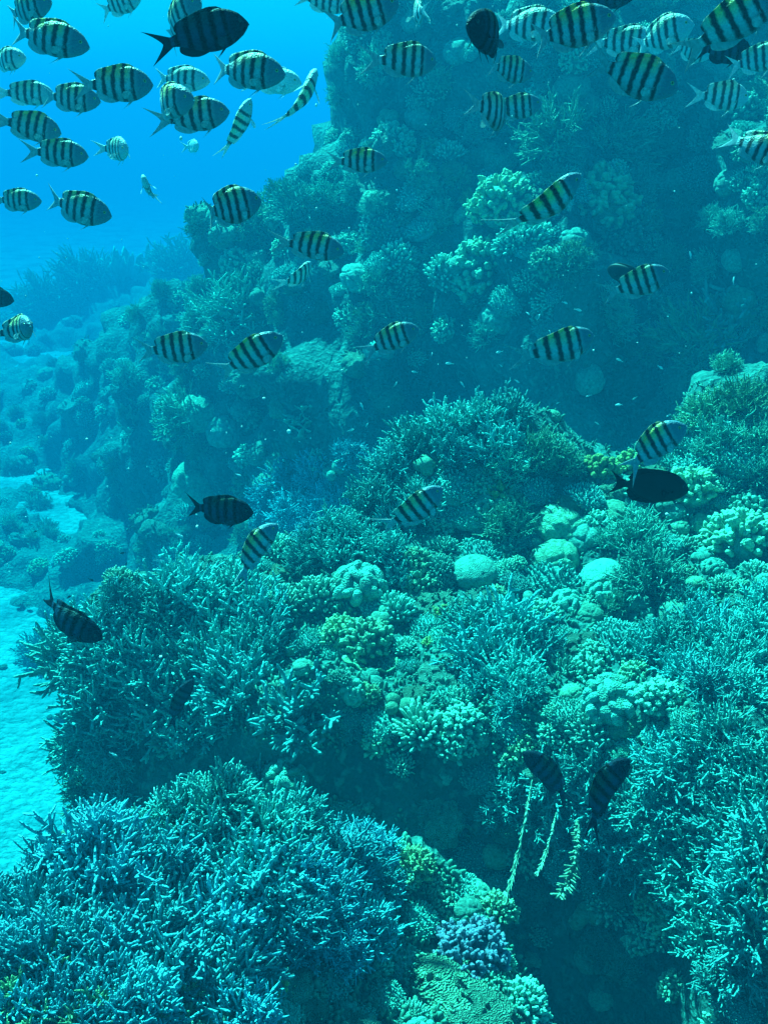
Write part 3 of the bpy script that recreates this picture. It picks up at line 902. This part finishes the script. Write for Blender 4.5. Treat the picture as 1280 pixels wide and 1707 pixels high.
def wall_fill():
    y = -40
    while y < 960:
        step = 36
        x = -40 + rf.random() * step
        while x < 1330:
            px, py = x + rf.uniform(-.45, .45) * step, y + rf.uniform(-.45, .45) * step
            x += step
            h = reef_hit(px, py)
            if h is None or h[2] < 5.4: continue
            if h[1].z < .25 and rf.random() < .5: continue
            if 470 < px < 1150 and 545 < py < 760 and rf.random() < (.92 if py > 600 else .7): continue
            if px < 300 and rf.random() < .12: continue
            k = pick(FILLK["wall"]); w = rf.uniform(34, 62) * (7.5 / max(h[2], 6)) ** .6 * (1.35 if rf.random() < .2 else 1)
            side = "far left slope" if px < 330 else "reef wall behind the mound"
            coral(k, px, py, w, WORDS[k] + " among many on the hazy " + side, WORDS[k] + "s on the " + side, parts=False, mark=False, up=.4)
        y += step * .9


near_fill()
wall_fill()

# dark broken edge of the reef where it meets the sand, and loose rubble lying on the sand
for k, px, py, w in (("stag", 170, 1250, 90), ("fuzz", 150, 1310, 90), ("rock", 190, 1290, 90), ("stag", 205, 1330, 90), ("rock", 140, 1390, 90),
                     ("stag", 165, 1345, 80), ("fuzz", 130, 1225, 80)):
    coral(k, px, py, w, "shaded coral at the reef's broken foot between the left bush and the lower thicket", "shaded corals at the reef's foot", parts=False, mark=False, up=.3)
rr = random.Random(9)
for i in range(30):
    px, py = (rr.uniform(-10, 150), rr.uniform(960, 1480)) if i < 18 else (rr.uniform(-10, 240), rr.uniform(930, 1010))
    d = ray(px, py); p = CAM0 + d * ((-1.97 - CAMZ) / d.z)
    s_ = rr.uniform(.02, .06) * (1.6 if rr.random() < .2 else 1)
    me = KINDS["rock"][1][i % 3][1]
    M = Matrix.Translation(p) @ Matrix.Rotation(rr.random() * 6.28, 4, 'Z') @ Matrix.Diagonal((s_ * rr.uniform(.8, 1.6), s_, s_ * .6, 1))
    add_tree("rubble_rock", None, M, "small dark piece of coral rubble lying on the pale sand", "rock", "rubble on the sand", me)

# short algal turf and coral nubs that coat every bit of bare reef rock: too many to count
TP, TN = [], []
for i in range(30000):
    px, py = rf.uniform(-60, 1500), rf.uniform(640, 1800)
    h = reef_hit(px, py)
    if h is None or h[2] > 5.6: continue
    if any(inside(px, py, q) for q in DARK): continue
    TP.append(h[0]); TN.append(h[1])
TP, TN = np.array(TP), np.array(TN); nT = len(TP)
rg = np.random.default_rng(77)
dn = unit(TN * .6 + [0, 0, .5] + rg.normal(0, .45, TN.shape))
patch = .5 + .5 * vnoise(TP * 5)
ln = rg.uniform(.010, .030, nT) * (.6 + .9 * patch); rd = rg.uniform(.0035, .0085, (nT, 1))
PT = TP[:, None] - dn[:, None] * .006 + dn[:, None] * (ln[:, None] * np.array([0, .6, 1.0]))[:, :, None]
M_TURF = coral_mat("turf", (.04, .16, .13), (.13, .42, .30), None, 6)
o = bpy.data.objects.new("reef_turf", tubes(PT, rd * np.array([1, 1.05, .6]), 5, M_TURF).mesh("reef_turf")); COL.objects.link(o)
o["kind"] = "stuff"

# ------------------------------------------------------------------ fish
def fish_mat(name, pale, yellow, head, bar, fin=False, bars=True, translucent=0.0):
    m, nt, N, L, b = mat_new(name)
    tc = N.new("ShaderNodeTexCoord"); sp = N.new("ShaderNodeSeparateXYZ"); L.new(tc.outputs['Object'], sp.inputs[0])
    oi = N.new("ShaderNodeObjectInfo")
    x, z = sp.outputs['X'], sp.outputs['Z']
    ns = n_noise(nt, tc.outputs['Object'], 14, 3)
    s_ = n_math(nt, 'SUBTRACT', .5, x)                       # 0 at the snout, 1 at the root of the tail
    s_ = n_math(nt, 'ADD', s_, n_math(nt, 'MULTIPLY', n_math(nt, 'SUBTRACT', ns, .5), .06))
    s_ = n_math(nt, 'ADD', s_, n_math(nt, 'MULTIPLY', n_math(nt, 'MULTIPLY', z, z), .35))
    ym = n_math(nt, 'MULTIPLY', n_map(nt, z, .02, .20, 0, 1), n_map(nt, s_, .30, .40, 0, 1))
    ym = n_math(nt, 'MULTIPLY', ym, n_map(nt, s_, .95, .75, 0, 1))
    ym = n_math(nt, 'MULTIPLY', ym, n_map(nt, oi.outputs['Random'], 0, 1, .5, 1))
    c = n_mix(nt, ym, pale, yellow)
    c = n_mix(nt, n_map(nt, z, -.02, -.20, 0, .6), c, tuple(v * .62 for v in head))  # belly darkened in the colour, painting the shade under a top-lit body
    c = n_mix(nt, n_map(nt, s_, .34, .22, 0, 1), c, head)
    sc_ = N.new("ShaderNodeTexVoronoi"); sc_.inputs['Scale'].default_value = 34
    L.new(tc.outputs['Object'], sc_.inputs['Vector'])
    c = n_mix(nt, n_map(nt, sc_.outputs['Distance'], .2, .7, 0, .35), c, tuple(v * .45 for v in pale))
    if bars:
        cr = N.new("ShaderNodeValToRGB"); e = cr.color_ramp.elements
        st = [(0, 0)]
        for c0, w in ((.315, .026), (.475, .031), (.63, .031), (.785, .029), (.93, .026)):
            st += [(c0 - w - .018, 0), (c0 - w + .010, 1), (c0 + w - .010, 1), (c0 + w + .018, 0)]
        while len(e) > 1: e.remove(e[-1])
        e[0].position = 0; e[0].color = (0, 0, 0, 1)
        for p, v in st[1:]:
            q = e.new(p); q.color = (v, v, v, 1)
        L.new(s_, cr.inputs[0])
        bm_ = n_math(nt, 'MULTIPLY', cr.outputs[0], n_map(nt, z, -.30, -.17, .35, 1))
        c = n_mix(nt, bm_, c, bar)
    L.new(c, b.inputs['Base Color'])
    dark = max(pale) < .2
    b.inputs['Roughness'].default_value = .6 if dark else .42
    b.inputs['Specular IOR Level'].default_value = .05 if dark else .3
    bp = N.new("ShaderNodeBump"); bp.inputs['Strength'].default_value = .25; bp.inputs['Distance'].default_value = .02
    L.new(sc_.outputs['Distance'], bp.inputs['Height']); L.new(bp.outputs[0], b.inputs['Normal'])
    return m


def plain_mat(name, col, rough=.45, spec=.3, trans=0):
    m, nt, N, L, b = mat_new(name)
    tc = N.new("ShaderNodeTexCoord"); ns = n_noise(nt, tc.outputs['Object'], 22, 3)
    c = n_mix(nt, 1.0, col, N_rgb(nt, n_map(nt, ns, .3, .7, .7, 1.2)), 'MULTIPLY')
    L.new(c, b.inputs['Base Color'])
    b.inputs['Roughness'].default_value = rough; b.inputs['Specular IOR Level'].default_value = spec
    b.inputs['Subsurface Weight'].default_value = 0
    if trans: b.inputs['Alpha'].default_value = trans
    return m


BAR = (.010, .012, .016)
SKIN = {
    "n": fish_mat("silver barred skin", (.32, .44, .48), (.98, .56, .08), (.095, .15, .215), BAR),
    "d": fish_mat("dusky barred skin", (.016, .050, .095), (.05, .07, .03), (.005, .010, .018), (.001, .0015, .002)),  # darkened copies of skin and fins: shade on unlit fish, painted into the colour
    "p": fish_mat("pale barred skin", (.50, .64, .66), (.66, .66, .36), (.34, .46, .52), (.035, .05, .065)),
    "w": fish_mat("plain silver skin", (.60, .80, .82), (.60, .80, .80), (.50, .66, .70), BAR, bars=False),
}
FIN = {"n": plain_mat("grey fin", (.24, .34, .38), trans=.8), "d": plain_mat("shade-painted fin", (.006, .012, .020), .7, .03), "p": plain_mat("pale fin", (.50, .62, .64), trans=.75), "w": plain_mat("silver fin", (.55, .72, .74))}
PECT = {"n": plain_mat("clear pale fin", (.50, .60, .60), trans=.45), "d": plain_mat("shade-painted clear fin", (.03, .05, .07), trans=.6), "p": plain_mat("white fin", (.66, .76, .74), trans=.55), "w": plain_mat("white silver fin", (.72, .84, .84))}
M_EYE = plain_mat("gold eye ring", (.55, .48, .16), .2, .6)
M_PUP = plain_mat("black pupil", (.004, .004, .005), .1, .7)
M_LIP = plain_mat("pale lips", (.45, .52, .5), .4, .3)
M_BLACK = plain_mat("black fish skin", (.006, .009, .011), .5, .2)
M_BLACKF = plain_mat("black fin", (.005, .008, .010), .6, .1)
M_TINY = plain_mat("tiny silver fish skin", (.45, .66, .66), .35, .4)

S_ = np.array([0, .025, .07, .14, .23, .34, .46, .58, .69, .79, .87, .94, 1.0])
UP = np.array([.016, .062, .125, .188, .238, .270, .276, .254, .208, .150, .102, .074, .068])
LO = np.array([.020, .055, .100, .150, .198, .234, .248, .236, .192, .134, .090, .066, .060])
WD = np.array([.014, .042, .068, .080, .096, .104, .102, .090, .070, .048, .030, .019, .013])


def bendf(V, k):
    s = .5 - V[:, 0]
    V = V.copy(); V[:, 1] += k * np.maximum(s - .35, 0) ** 2 * .8
    return V


def prof(arr, s): return np.interp(s, S_, arr)


def body_geo(k, mat, up=UP, lo=LO, wd=WD, n=18):
    ss = np.concatenate([np.linspace(0, .1, 5)[:-1], np.linspace(.1, 1, 19)])
    def smooth(a):
        f = np.interp(ss, S_, a); g_ = f.copy(); g_[1:-1] = .25 * f[:-2] + .5 * f[1:-1] + .25 * f[2:]; return g_
    u, l, w = smooth(up), smooth(lo), smooth(wd)
    a = np.arange(n) * 2 * math.pi / n
    ca, sa = np.cos(a), np.sin(a)
    V = []
    for i in range(len(ss)):
        zz = np.where(sa >= 0, u[i] * sa, l[i] * sa)
        # lens-like section, keeled above and below
        V.append(np.stack([np.full(n, .5 - ss[i]), w[i] * np.sign(ca) * np.abs(ca) ** .85, zz], 1))
    V = np.concatenate(V + [np.array([[.503, 0, 0], [-.505, 0, 0]])])
    K = len(ss); q = []
    for i in range(K - 1):
        for j in range(n):
            j2 = (j + 1) % n; q.append((i * n + j, (i + 1) * n + j, (i + 1) * n + j2, i * n + j2))
    t = [(K * n, j, (j + 1) % n) for j in range(n)] + [(K * n + 1, (K - 1) * n + (j + 1) % n, (K - 1) * n + j) for j in range(n)]
    g = Geo(); g.add(bendf(V, k), q, t, None, mat); return g


def sheet(B, T, th, k, mat, nv=5, rays=0):
    """fin membrane between a root curve B and an outer edge T (both (n,3)); thick at the root"""
    n = len(B); v = np.linspace(0, 1, nv)
    C = B[None] * (1 - v)[:, None, None] + T[None] * v[:, None, None]
    nr_ = unit(np.cross(B[-1] - B[0], T[n // 2] - B[n // 2]))
    off = (th * (1 - .75 * v))[:, None, None] * nr_
    if rays: off = off * (1 + .5 * np.cos(np.arange(n) * math.pi))[None, :, None]
    V = np.concatenate([(C + off).reshape(-1, 3), (C - off).reshape(-1, 3)])
    ii = np.arange(n * nv).reshape(nv, n); o = n * nv
    q = np.stack([ii[:-1, :-1], ii[:-1, 1:], ii[1:, 1:], ii[1:, :-1]], -1).reshape(-1, 4)
    rim = [np.stack([e[:-1], e[1:], e[1:] + o, e[:-1] + o], -1) for e in (ii[-1], ii[0], ii[:, 0], ii[:, -1])]
    g = Geo(); g.add(bendf(V, k), np.concatenate([q, q[:, ::-1] + o] + rim), None, None, mat); return g


def fin_edge(s0, s1, sign, hs, back, n=17, arr=None):
    t = np.linspace(0, 1, n); s = s0 + (s1 - s0) * t
    z = prof(arr if arr is not None else (UP if sign > 0 else LO), s) * .93
    B = np.stack([.5 - s, np.zeros(n), sign * z], 1)
    h = np.interp(t, np.linspace(0, 1, len(hs)), hs)
    T = B + np.stack([-back * t ** 1.5 * h / max(hs), np.zeros(n), sign * h], 1)
    return B, T


def make_fish(style, k, fold):
    skin, fin, pec = SKIN[style], FIN[style], PECT[style]
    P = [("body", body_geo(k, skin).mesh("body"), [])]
    f = .45 if fold else 1.0
    B, T = fin_edge(.27, .90, 1, np.array([.008, .040, .052, .052, .050, .050, .058, .066, .045, .004]) * f, .17)
    P.append(("dorsal_fin", sheet(B, T, .008, k, skin, 5, 1).mesh("dorsal_fin"), []))
    B, T = fin_edge(.58, .90, -1, np.array([.01, .045, .075, .085, .075, .05, .005]) * (.6 + .4 * f), .17)
    P.append(("anal_fin", sheet(B, T, .007, k, fin, 5, 1).mesh("anal_fin"), []))
    t = np.linspace(0, 1, 15)
    B = np.stack([np.full(15, -.48), np.zeros(15), (t - .5) * .115], 1)
    q = np.abs(2 * t - 1)
    T = np.stack([-.59 - .20 * q ** 1.25 * (1 + .12 * (t - .5)), np.zeros(15), (t - .5) * (.46 if not fold else .34)], 1)
    P.append(("tail_fin", sheet(B, T, .007, k, fin, 6, 1).mesh("tail_fin"), []))
    for sd in (1, -1):
        t = np.linspace(0, 1, 7)
        B = np.stack([.17 - .05 * t, np.full(7, sd * .03), -.205 - .005 * t], 1)
        T = B + np.stack([-.07 - .13 * (1 - t), np.full(7, sd * .02), -.15 + .07 * t], 1)
        P.append(("pelvic_fin", sheet(B, T, .005, k, fin, 4).mesh("pelvic_fin"), []))
        t = np.linspace(0, 1, 9); an = (t - .5) * .95 - .55
        B = np.stack([np.full(9, .185), np.full(9, sd * .098), -.03 - .06 * t], 1)
        ln = .20 * (.72 + .28 * np.sin(t * 3.14))
        T = np.stack([.17 - ln * np.cos(an) * .85, sd * (.10 + ln * (.42 if not fold else .8)), -.06 - ln * np.sin(-an) * .9 - .02], 1)
        P.append(("pectoral_fin", sheet(B, T, .005, k, pec, 4, 1).mesh("pectoral_fin"), []))
        V, F = ICO[2]
        g = Geo(); g.add(V * [.026, .012, .026] + [.385, sd * .068, .052], None, F, None, M_EYE if style != "d" else M_PUP)
        p = Geo(); p.add(V * [.014, .007, .014] + [.387, sd * .0775, .052], None, F, None, M_PUP)
        P.append(("eye", g.mesh("eye"), [("pupil", p.mesh("pupil"))]))
    V, F = ICO[2]
    g = Geo(); g.add(V * [.022, .02, .016] + [.49, 0, -.012], None, F, None, M_LIP if style != "d" else M_BLACK)
    P.append(("mouth", g.mesh("mouth"), []))
    return P


FISH = {}
def fish_proto(style, bend, fold):
    key = (style, bend, fold)
    if key not in FISH: FISH[key] = make_fish(style, bend * .9, fold)
    return FISH[key]


def orient(th, yaw, roll):
    e = CR * math.cos(R(th)) + CU * math.sin(R(th))
    f = (e * math.cos(R(yaw)) + CB * math.sin(R(yaw))).normalized()
    up = Vector((0, 0, 1)) - f * f.z
    if up.length < .35: up = CU - f * f.dot(CU) - CB * .3
    up.normalize(); y = up.cross(f).normalized(); up = f.cross(y)
    return (Matrix((f, y, up)).transposed().to_4x4()) @ Matrix.Rotation(R(roll), 4, 'X')


def tree3(name, P, M, label, cat, group):
    o = bpy.data.objects.new(name, None); o.empty_display_size = .02
    COL.objects.link(o); o.matrix_world = M
    o["label"] = label; o["category"] = cat
    if group: o["group"] = group
    for pn, me, subs in P:
        c = bpy.data.objects.new(pn, me); COL.objects.link(c); c.parent = o
        for sn, sm in subs:
            q = bpy.data.objects.new(sn, sm); COL.objects.link(q); q.parent = c
    return o


def fish(px, py, h, th, label, yaw=0, roll=0, style="n", bend=0, fold=0, size=.118):
    d = .53 * size * FPX / (h * .93)
    if bend == 0: bend = (-.6, .5, .8, -.4)[int(px + py) % 4]
    if style != 'd': yaw += ((px * 7 + py * 13) % 27) - 13; th += ((px * 5 + py * 3) % 7) - 3
    M = Matrix.Translation(at_depth(px, py, d)) @ orient(th, yaw, roll) @ Matrix.Diagonal((size * (1 + .05 * math.sin(px)), size * (1 + .1 * math.sin(py)), size * (1 + .07 * math.sin(px * 1.7 + py)), 1))
    return tree3("striped_fish", fish_proto(style, bend, fold), M, label, "fish", "striped fish schooling over the reef")


F = fish
F(50, 12, 50, 0, "barred fish at the top left corner, its back cut by the frame, above another", yaw=10)
F(90, 66, 65, -12, "large striped fish near the top left corner, swimming right just under a cropped one", yaw=5, bend=1)
F(14, 100, 42, -8, "pale striped fish half cut by the left edge below the big top left one", style="p", yaw=15)
F(54, 157, 43, -2, "pale striped fish following close behind a darker one at the upper left", style="p", bend=-1, yaw=-10)
F(126, 165, 46, -4, "striped fish overlapped by the tail of the brighter one ahead, upper left", bend=1)
F(205, 142, 60, 1, "yellow backed striped fish leading a row of three at the upper left")
F(60, 213, 48, -8, "striped fish at the left edge directly above a similar yellow backed one", bend=-1)
F(106, 257, 50, -9, "yellow backed striped fish directly under another at the left, over open water", yaw=8)
F(199, 249, 42, -32, "small pale fish with slanted stripes alone in the open water", style="p", yaw=48, fold=1)
F(324, 244, 22, -25, "tiny plain silver fish alone in the open blue water", style="w", yaw=55)
F(245, 312, 33, 75, "little fish seen edge on, almost head on, in open water", style="p", yaw=68, roll=20, fold=1)
F(34, 335, 40, -4, "smaller striped fish at the left edge just behind a larger one", yaw=10)
F(138, 350, 56, -13, "large bright striped fish swimming right, lowest in the open water at the left", bend=1)
F(388, 345, 68, 28, "dusky striped fish turning away over the hazy reef edge", yaw=-38, style="n", bend=-1, roll=-8)
F(302, 28, 56, 14, "striped fish with slanted bars overlapped by a dark fish at the top", yaw=28)
F(352, 54, 74, 20, "dark shaded fish swimming up and right near the top left", style="d", yaw=-12)
F(309, 133, 46, -8, "pale striped fish half behind two others in the upper left school", style="p", yaw=14)
F(284, 171, 58, -6, "striped fish overlapping two others in the middle of the upper left school", yaw=18, bend=1)
F(335, 193, 54, 8, "striped fish behind and below the middle one of the upper left school", bend=-1)
F(403, 206, 46, 68, "slim silver fish pointing steeply up, the smaller of two such", style="p", roll=52, yaw=10, fold=1)
F(420, 120, 68, -8, "large grey striped fish in front of a plain silver one, upper left", bend=1)
F(466, 137, 46, -14, "plain silver fish hiding behind the head of a grey striped one", style="w", yaw=15)
F(510, 160, 52, 66, "silver striped fish pointing steeply up at the reef edge, the larger of two such", style="p", roll=50, yaw=8, fold=1)
F(206, 3, 40, 14, "pale striped fish cropped by the top edge in the open blue", style="p")
F(612, 22, 63, 20, "large dark bodied yellow barred fish climbing right at the top centre", bend=-1)
F(548, 4, 42, 0, "pale barred fish cropped at the top, left of the dark climbing one", style="p")
F(696, 20, 42, 60, "small pale fish with narrow stripes turned away at the top centre", style="p", yaw=-52, fold=1)
F(684, 102, 54, 4, "yellow striped fish swimming right alone in front of the wall's upper part", bend=1, yaw=-15)
F(606, 269, 45, 3, "striped fish alone before the reef wall's left shoulder", yaw=-8)
F(815, 57, 76, 190, "dark fish facing left at the top, beside silver striped ones", style="d", yaw=50, fold=1)
F(888, 42, 58, -12, "silver striped fish behind a large one with a golden eye", style="p", yaw=22)
F(962, 47, 76, 18, "large fish with a clear golden eye swimming up and right at the top", yaw=8, bend=-1)
F(854, 118, 47, 2, "striped fish under the silver and the golden eyed pair", yaw=-18)
F(826, 187, 62, 30, "dark backed fish with thin white stripes turned away, beside a smaller one", yaw=-58, fold=1, style="n")
F(868, 179, 40, 10, "small yellowish striped fish touching the thin striped dark backed one", bend=1)
F(1068, 132, 74, -16, "large black and yellow barred fish swimming down right at the upper right", bend=-1)
F(1050, 70, 48, -4, "pale striped fish left of a similar one above the large barred fish", style="p", yaw=10)
F(1110, 56, 54, 2, "pale grey striped fish with raised pectoral fin, right of a similar one", style="p", yaw=26, bend=1)
F(1156, 86, 37, -8, "small striped fish partly hidden above the wall's dark recess", style="p", bend=-1)
F(1236, 28, 80, 27, "largest striped fish, brownish, cut by the top right corner", yaw=5, bend=1)
F(1212, 84, 46, -2, "dark shaded fish under the large brownish one at the top right", style="d")
F(1268, 98, 50, 8, "silver striped fish with white forked tail cut by the right edge", style="p", bend=-1)
F(1211, 162, 48, 2, "white striped fish facing the wall's dark recess at the upper right", style="p", yaw=-26)
F(1274, 250, 54, -20, "striped fish at the right edge with tail raised", bend=1)
F(925, 336, 66, 46, "silver blue headed fish climbing steeply across the wall, seen partly from below", style="n", roll=24, bend=1)
F(1020, -6, 44, 6, "dark fish mostly cut off by the top edge above the golden eyed one", style="d")
F(39, 548, 49, -6, "round striped fish facing us at the left edge over the hazy reef", yaw=42, bend=-1)
F(301, 582, 54, 12, "dusky yellow barred fish before the shaded wall at the left", yaw=-6, bend=1)
F(428, 589, 58, 36, "yellow barred fish climbing right with white tail tips, left of the wall's dark hollow", bend=1)
F(660, 562, 46, 20, "bright striped fish alone in the dark centre of the wall", bend=-1)
F(530, 412, 50, -12, "yellow barred fish above a smaller pale one at the wall's left", bend=-1)
F(504, 458, 36, 60, "small pale fish pointing up under the yellow barred one at the wall's left", style="p", yaw=-30, roll=20, fold=1)
F(1074, 470, 50, 22, "striped fish in front of a plain black fish before the wall", bend=1)
F(944, 578, 58, 27, "brightest fish, black bars on white and yellow, before the dark hollow", bend=1)
F(1099, 735, 57, 34, "blue striped fish just above the black surgeonfish", yaw=6, bend=-1)
F(702, 846, 58, 47, "blue shaded striped fish over the mound's left slope", bend=1)
F(376, 853, 56, -2, "dark barred fish level in front of the wall's shaded foot", style="d", yaw=4)
F(430, 907, 52, 43, "bright yellow and black striped fish with pale head over the left bush", bend=-1)
F(122, 1043, 60, -24, "dark fish heading down right over the sand by the left bush", style="d", bend=1)
F(302, 1162, 40, 56, "dark striped fish hanging nose up before the left staghorn bush", style="d", roll=20)
F(906, 1281, 48, 141, "dark blue barred fish heading up left, over the stick corals", style="d", bend=1)
F(1010, 1305, 66, 46, "large dark blue barred fish heading up right, over the stick corals", style="d", bend=-1)
F(-6, 496, 34, -10, "dark snout of a fish entering at the left edge", style="d")

# black surgeonfish and another plain black fish
UP2 = np.array([.03, .075, .13, .185, .225, .245, .25, .245, .225, .185, .12, .06, .045])
LO2 = np.array([.03, .07, .115, .165, .21, .235, .245, .24, .22, .18, .115, .055, .042])
WD2 = WD * .72


def oval_fish():
    P = [("body", body_geo(0, M_BLACK, UP2, LO2, WD2).mesh("body"), [])]
    B, T = fin_edge(.16, .93, 1, np.array([.02, .04, .05, .055, .06, .07, .09, .10, .05]), .07, arr=UP2)
    P.append(("dorsal_fin", sheet(B, T, .008, 0, M_BLACKF, 4, 1).mesh("dorsal_fin"), []))
    B, T = fin_edge(.40, .93, -1, np.array([.02, .04, .05, .06, .07, .09, .09, .04]), .07, arr=LO2)
    P.append(("anal_fin", sheet(B, T, .008, 0, M_BLACKF, 4, 1).mesh("anal_fin"), []))
    t = np.linspace(0, 1, 15); q = np.abs(2 * t - 1)
    B = np.stack([np.full(15, -.48), np.zeros(15), (t - .5) * .085], 1)
    T = np.stack([-.63 - .13 * q ** 1.6, np.zeros(15), (t - .5) * .40], 1)
    P.append(("tail_fin", sheet(B, T, .008, 0, M_BLACKF, 5, 1).mesh("tail_fin"), []))
    for sd in (1, -1):
        t = np.linspace(0, 1, 9); an = (t - .5) * 1.1 - .3; ln = .16
        B = np.stack([np.full(9, .24), np.full(9, sd * .068), .0 - .05 * t], 1)
        T = np.stack([.22 - ln * np.cos(an), np.full(9, sd * .11), -.03 - ln * np.sin(-an)], 1)
        P.append(("pectoral_fin", sheet(B, T, .005, 0, M_BLACKF, 4, 1).mesh("pectoral_fin"), []))
        V, Fc = ICO[2]
        g = Geo(); g.add(V * [.02, .01, .02] + [.385, sd * .045, .075], None, Fc, None, M_PUP)
        P.append(("eye", g.mesh("eye"), []))
    return P


OV = oval_fish()
M = Matrix.Translation(at_depth(1094, 812, 1.9)) @ orient(-6, 0, 0) @ Matrix.Scale(.126, 4)
tree3("surgeonfish", OV, M, "plain black oval surgeonfish with forked tail above the boulder corals", "fish", None)
M = Matrix.Translation(at_depth(1036, 456, 3.6)) @ orient(150, -35, 0) @ Matrix.Scale(.13, 4)
tree3("black_fish", OV, M, "plain black fish half behind a striped one, before the wall", "fish", None)

# tiny fish hovering in the shaded hollow and over the sand
def tiny_geo(mat):
    g = body_geo(.3, mat, UP * .62, LO * .62, WD * .9, 10)
    t = np.linspace(0, 1, 7); q = np.abs(2 * t - 1)
    B = np.stack([np.full(7, -.47), np.zeros(7), (t - .5) * .06], 1)
    T = np.stack([-.60 - .16 * q, np.zeros(7), (t - .5) * .30], 1)
    g.merge(sheet(B, T, .01, .3, mat, 3))
    B, T = fin_edge(.3, .85, 1, np.array([.02, .07, .07, .06, .02]), .08, 9, UP * .62)
    return g.merge(sheet(B, T, .008, .3, mat, 3))


TINY = tiny_geo(M_TINY).mesh("small_fish"); TINYD = tiny_geo(M_BLACK).mesh("small_fish")
rt = random.Random(5)


def tiny(px, py, L, d, me, label, group):
    o = bpy.data.objects.new("small_fish", me); COL.objects.link(o)
    o.matrix_world = Matrix.Translation(at_depth(px, py, d)) @ orient(rt.choice((0, 180, 200, 340, 70, 110)) + rt.uniform(-25, 25), rt.uniform(-35, 35), 0) @ Matrix.Scale(L * d / FPX / 1.25, 4)
    o["label"] = label; o["category"] = "fish"; o["group"] = group


for px, py in ((603, 676), (586, 717), (612, 708), (587, 743), (575, 757), (605, 745), (622, 750), (640, 749), (617, 760), (732, 668), (718, 668), (735, 684), (831, 587), (880, 523), (964, 517), (916, 553), (871, 577),
               (898, 528), (942, 505), (955, 525), (1031, 600), (1087, 604), (1101, 613), (850, 632), (862, 636), (898, 597), (980, 660), (929, 672), (1057, 664), (1095, 650), (1030, 675), (995, 706), (1113, 693), (1157, 652),
               (1168, 661), (1150, 424), (1245, 421), (1222, 467), (1182, 640), (1240, 626), (835, 610), (1183, 640), (880, 680), (748, 606), (690, 620), (660, 640), (720, 590), (770, 640), (800, 655)):
    if rt.random() < .93: tiny(px, py, rt.uniform(7, 15), rt.uniform(3.6, 5.2), TINY, "tiny pale fish hovering in the dark hollow behind the coral mound", "tiny fish in the dark hollow")
for px, py in ((116, 995), (150, 995), (153, 967), (211, 940), (205, 922), (310, 929), (264, 936), (360, 927), (60, 886)):
    tiny(px, py, rt.uniform(9, 14), rt.uniform(4.2, 5.2), TINYD if rt.random() < .7 else TINY, "tiny dark fish hovering above the sand beyond the left bush", "tiny fish over the sand")
for px, py in ((398, 792), (300, 893), (265, 935), (190, 1258), (305, 1291), (300, 1312), (232, 1333), (258, 1318)):
    tiny(px, py, rt.uniform(12, 18), rt.uniform(2.4, 2.8), TINY, "small grey fish drifting in the shadow at the left", "small fish in the left shadow")

# specks drifting in the water: too many to count
rs = np.random.default_rng(123); n = 420
V, Fc = ICO[2]; g = Geo()
M_SPECK = plain_mat("drifting speck", (.55, .68, .66), .8, .1)
import bmesh as _bm
b0 = _bm.new(); _bm.ops.create_icosphere(b0, subdivisions=1, radius=1.0)
V = np.array([v.co[:] for v in b0.verts]); Fc = np.array([[v.index for v in f.verts] for f in b0.faces]); b0.free()
for i in range(n):
    d = 1.0 + 6.5 * rs.random() ** .8
    p = np.array(at_depth(rs.uniform(-200, 1480), rs.uniform(-200, 1300), d))
    if reef_z(p[None, 0], p[None, 1])[0] > p[2] - .15: continue
    r_ = rs.uniform(.0009, .0022) * (1 + .25 * d)
    g.add(V * r_ * rs.uniform(.5, 1.3, 3) + p, None, Fc, None, M_SPECK)
o = bpy.data.objects.new("drifting_specks", g.mesh("drifting_specks")); COL.objects.link(o)
o["kind"] = "stuff"
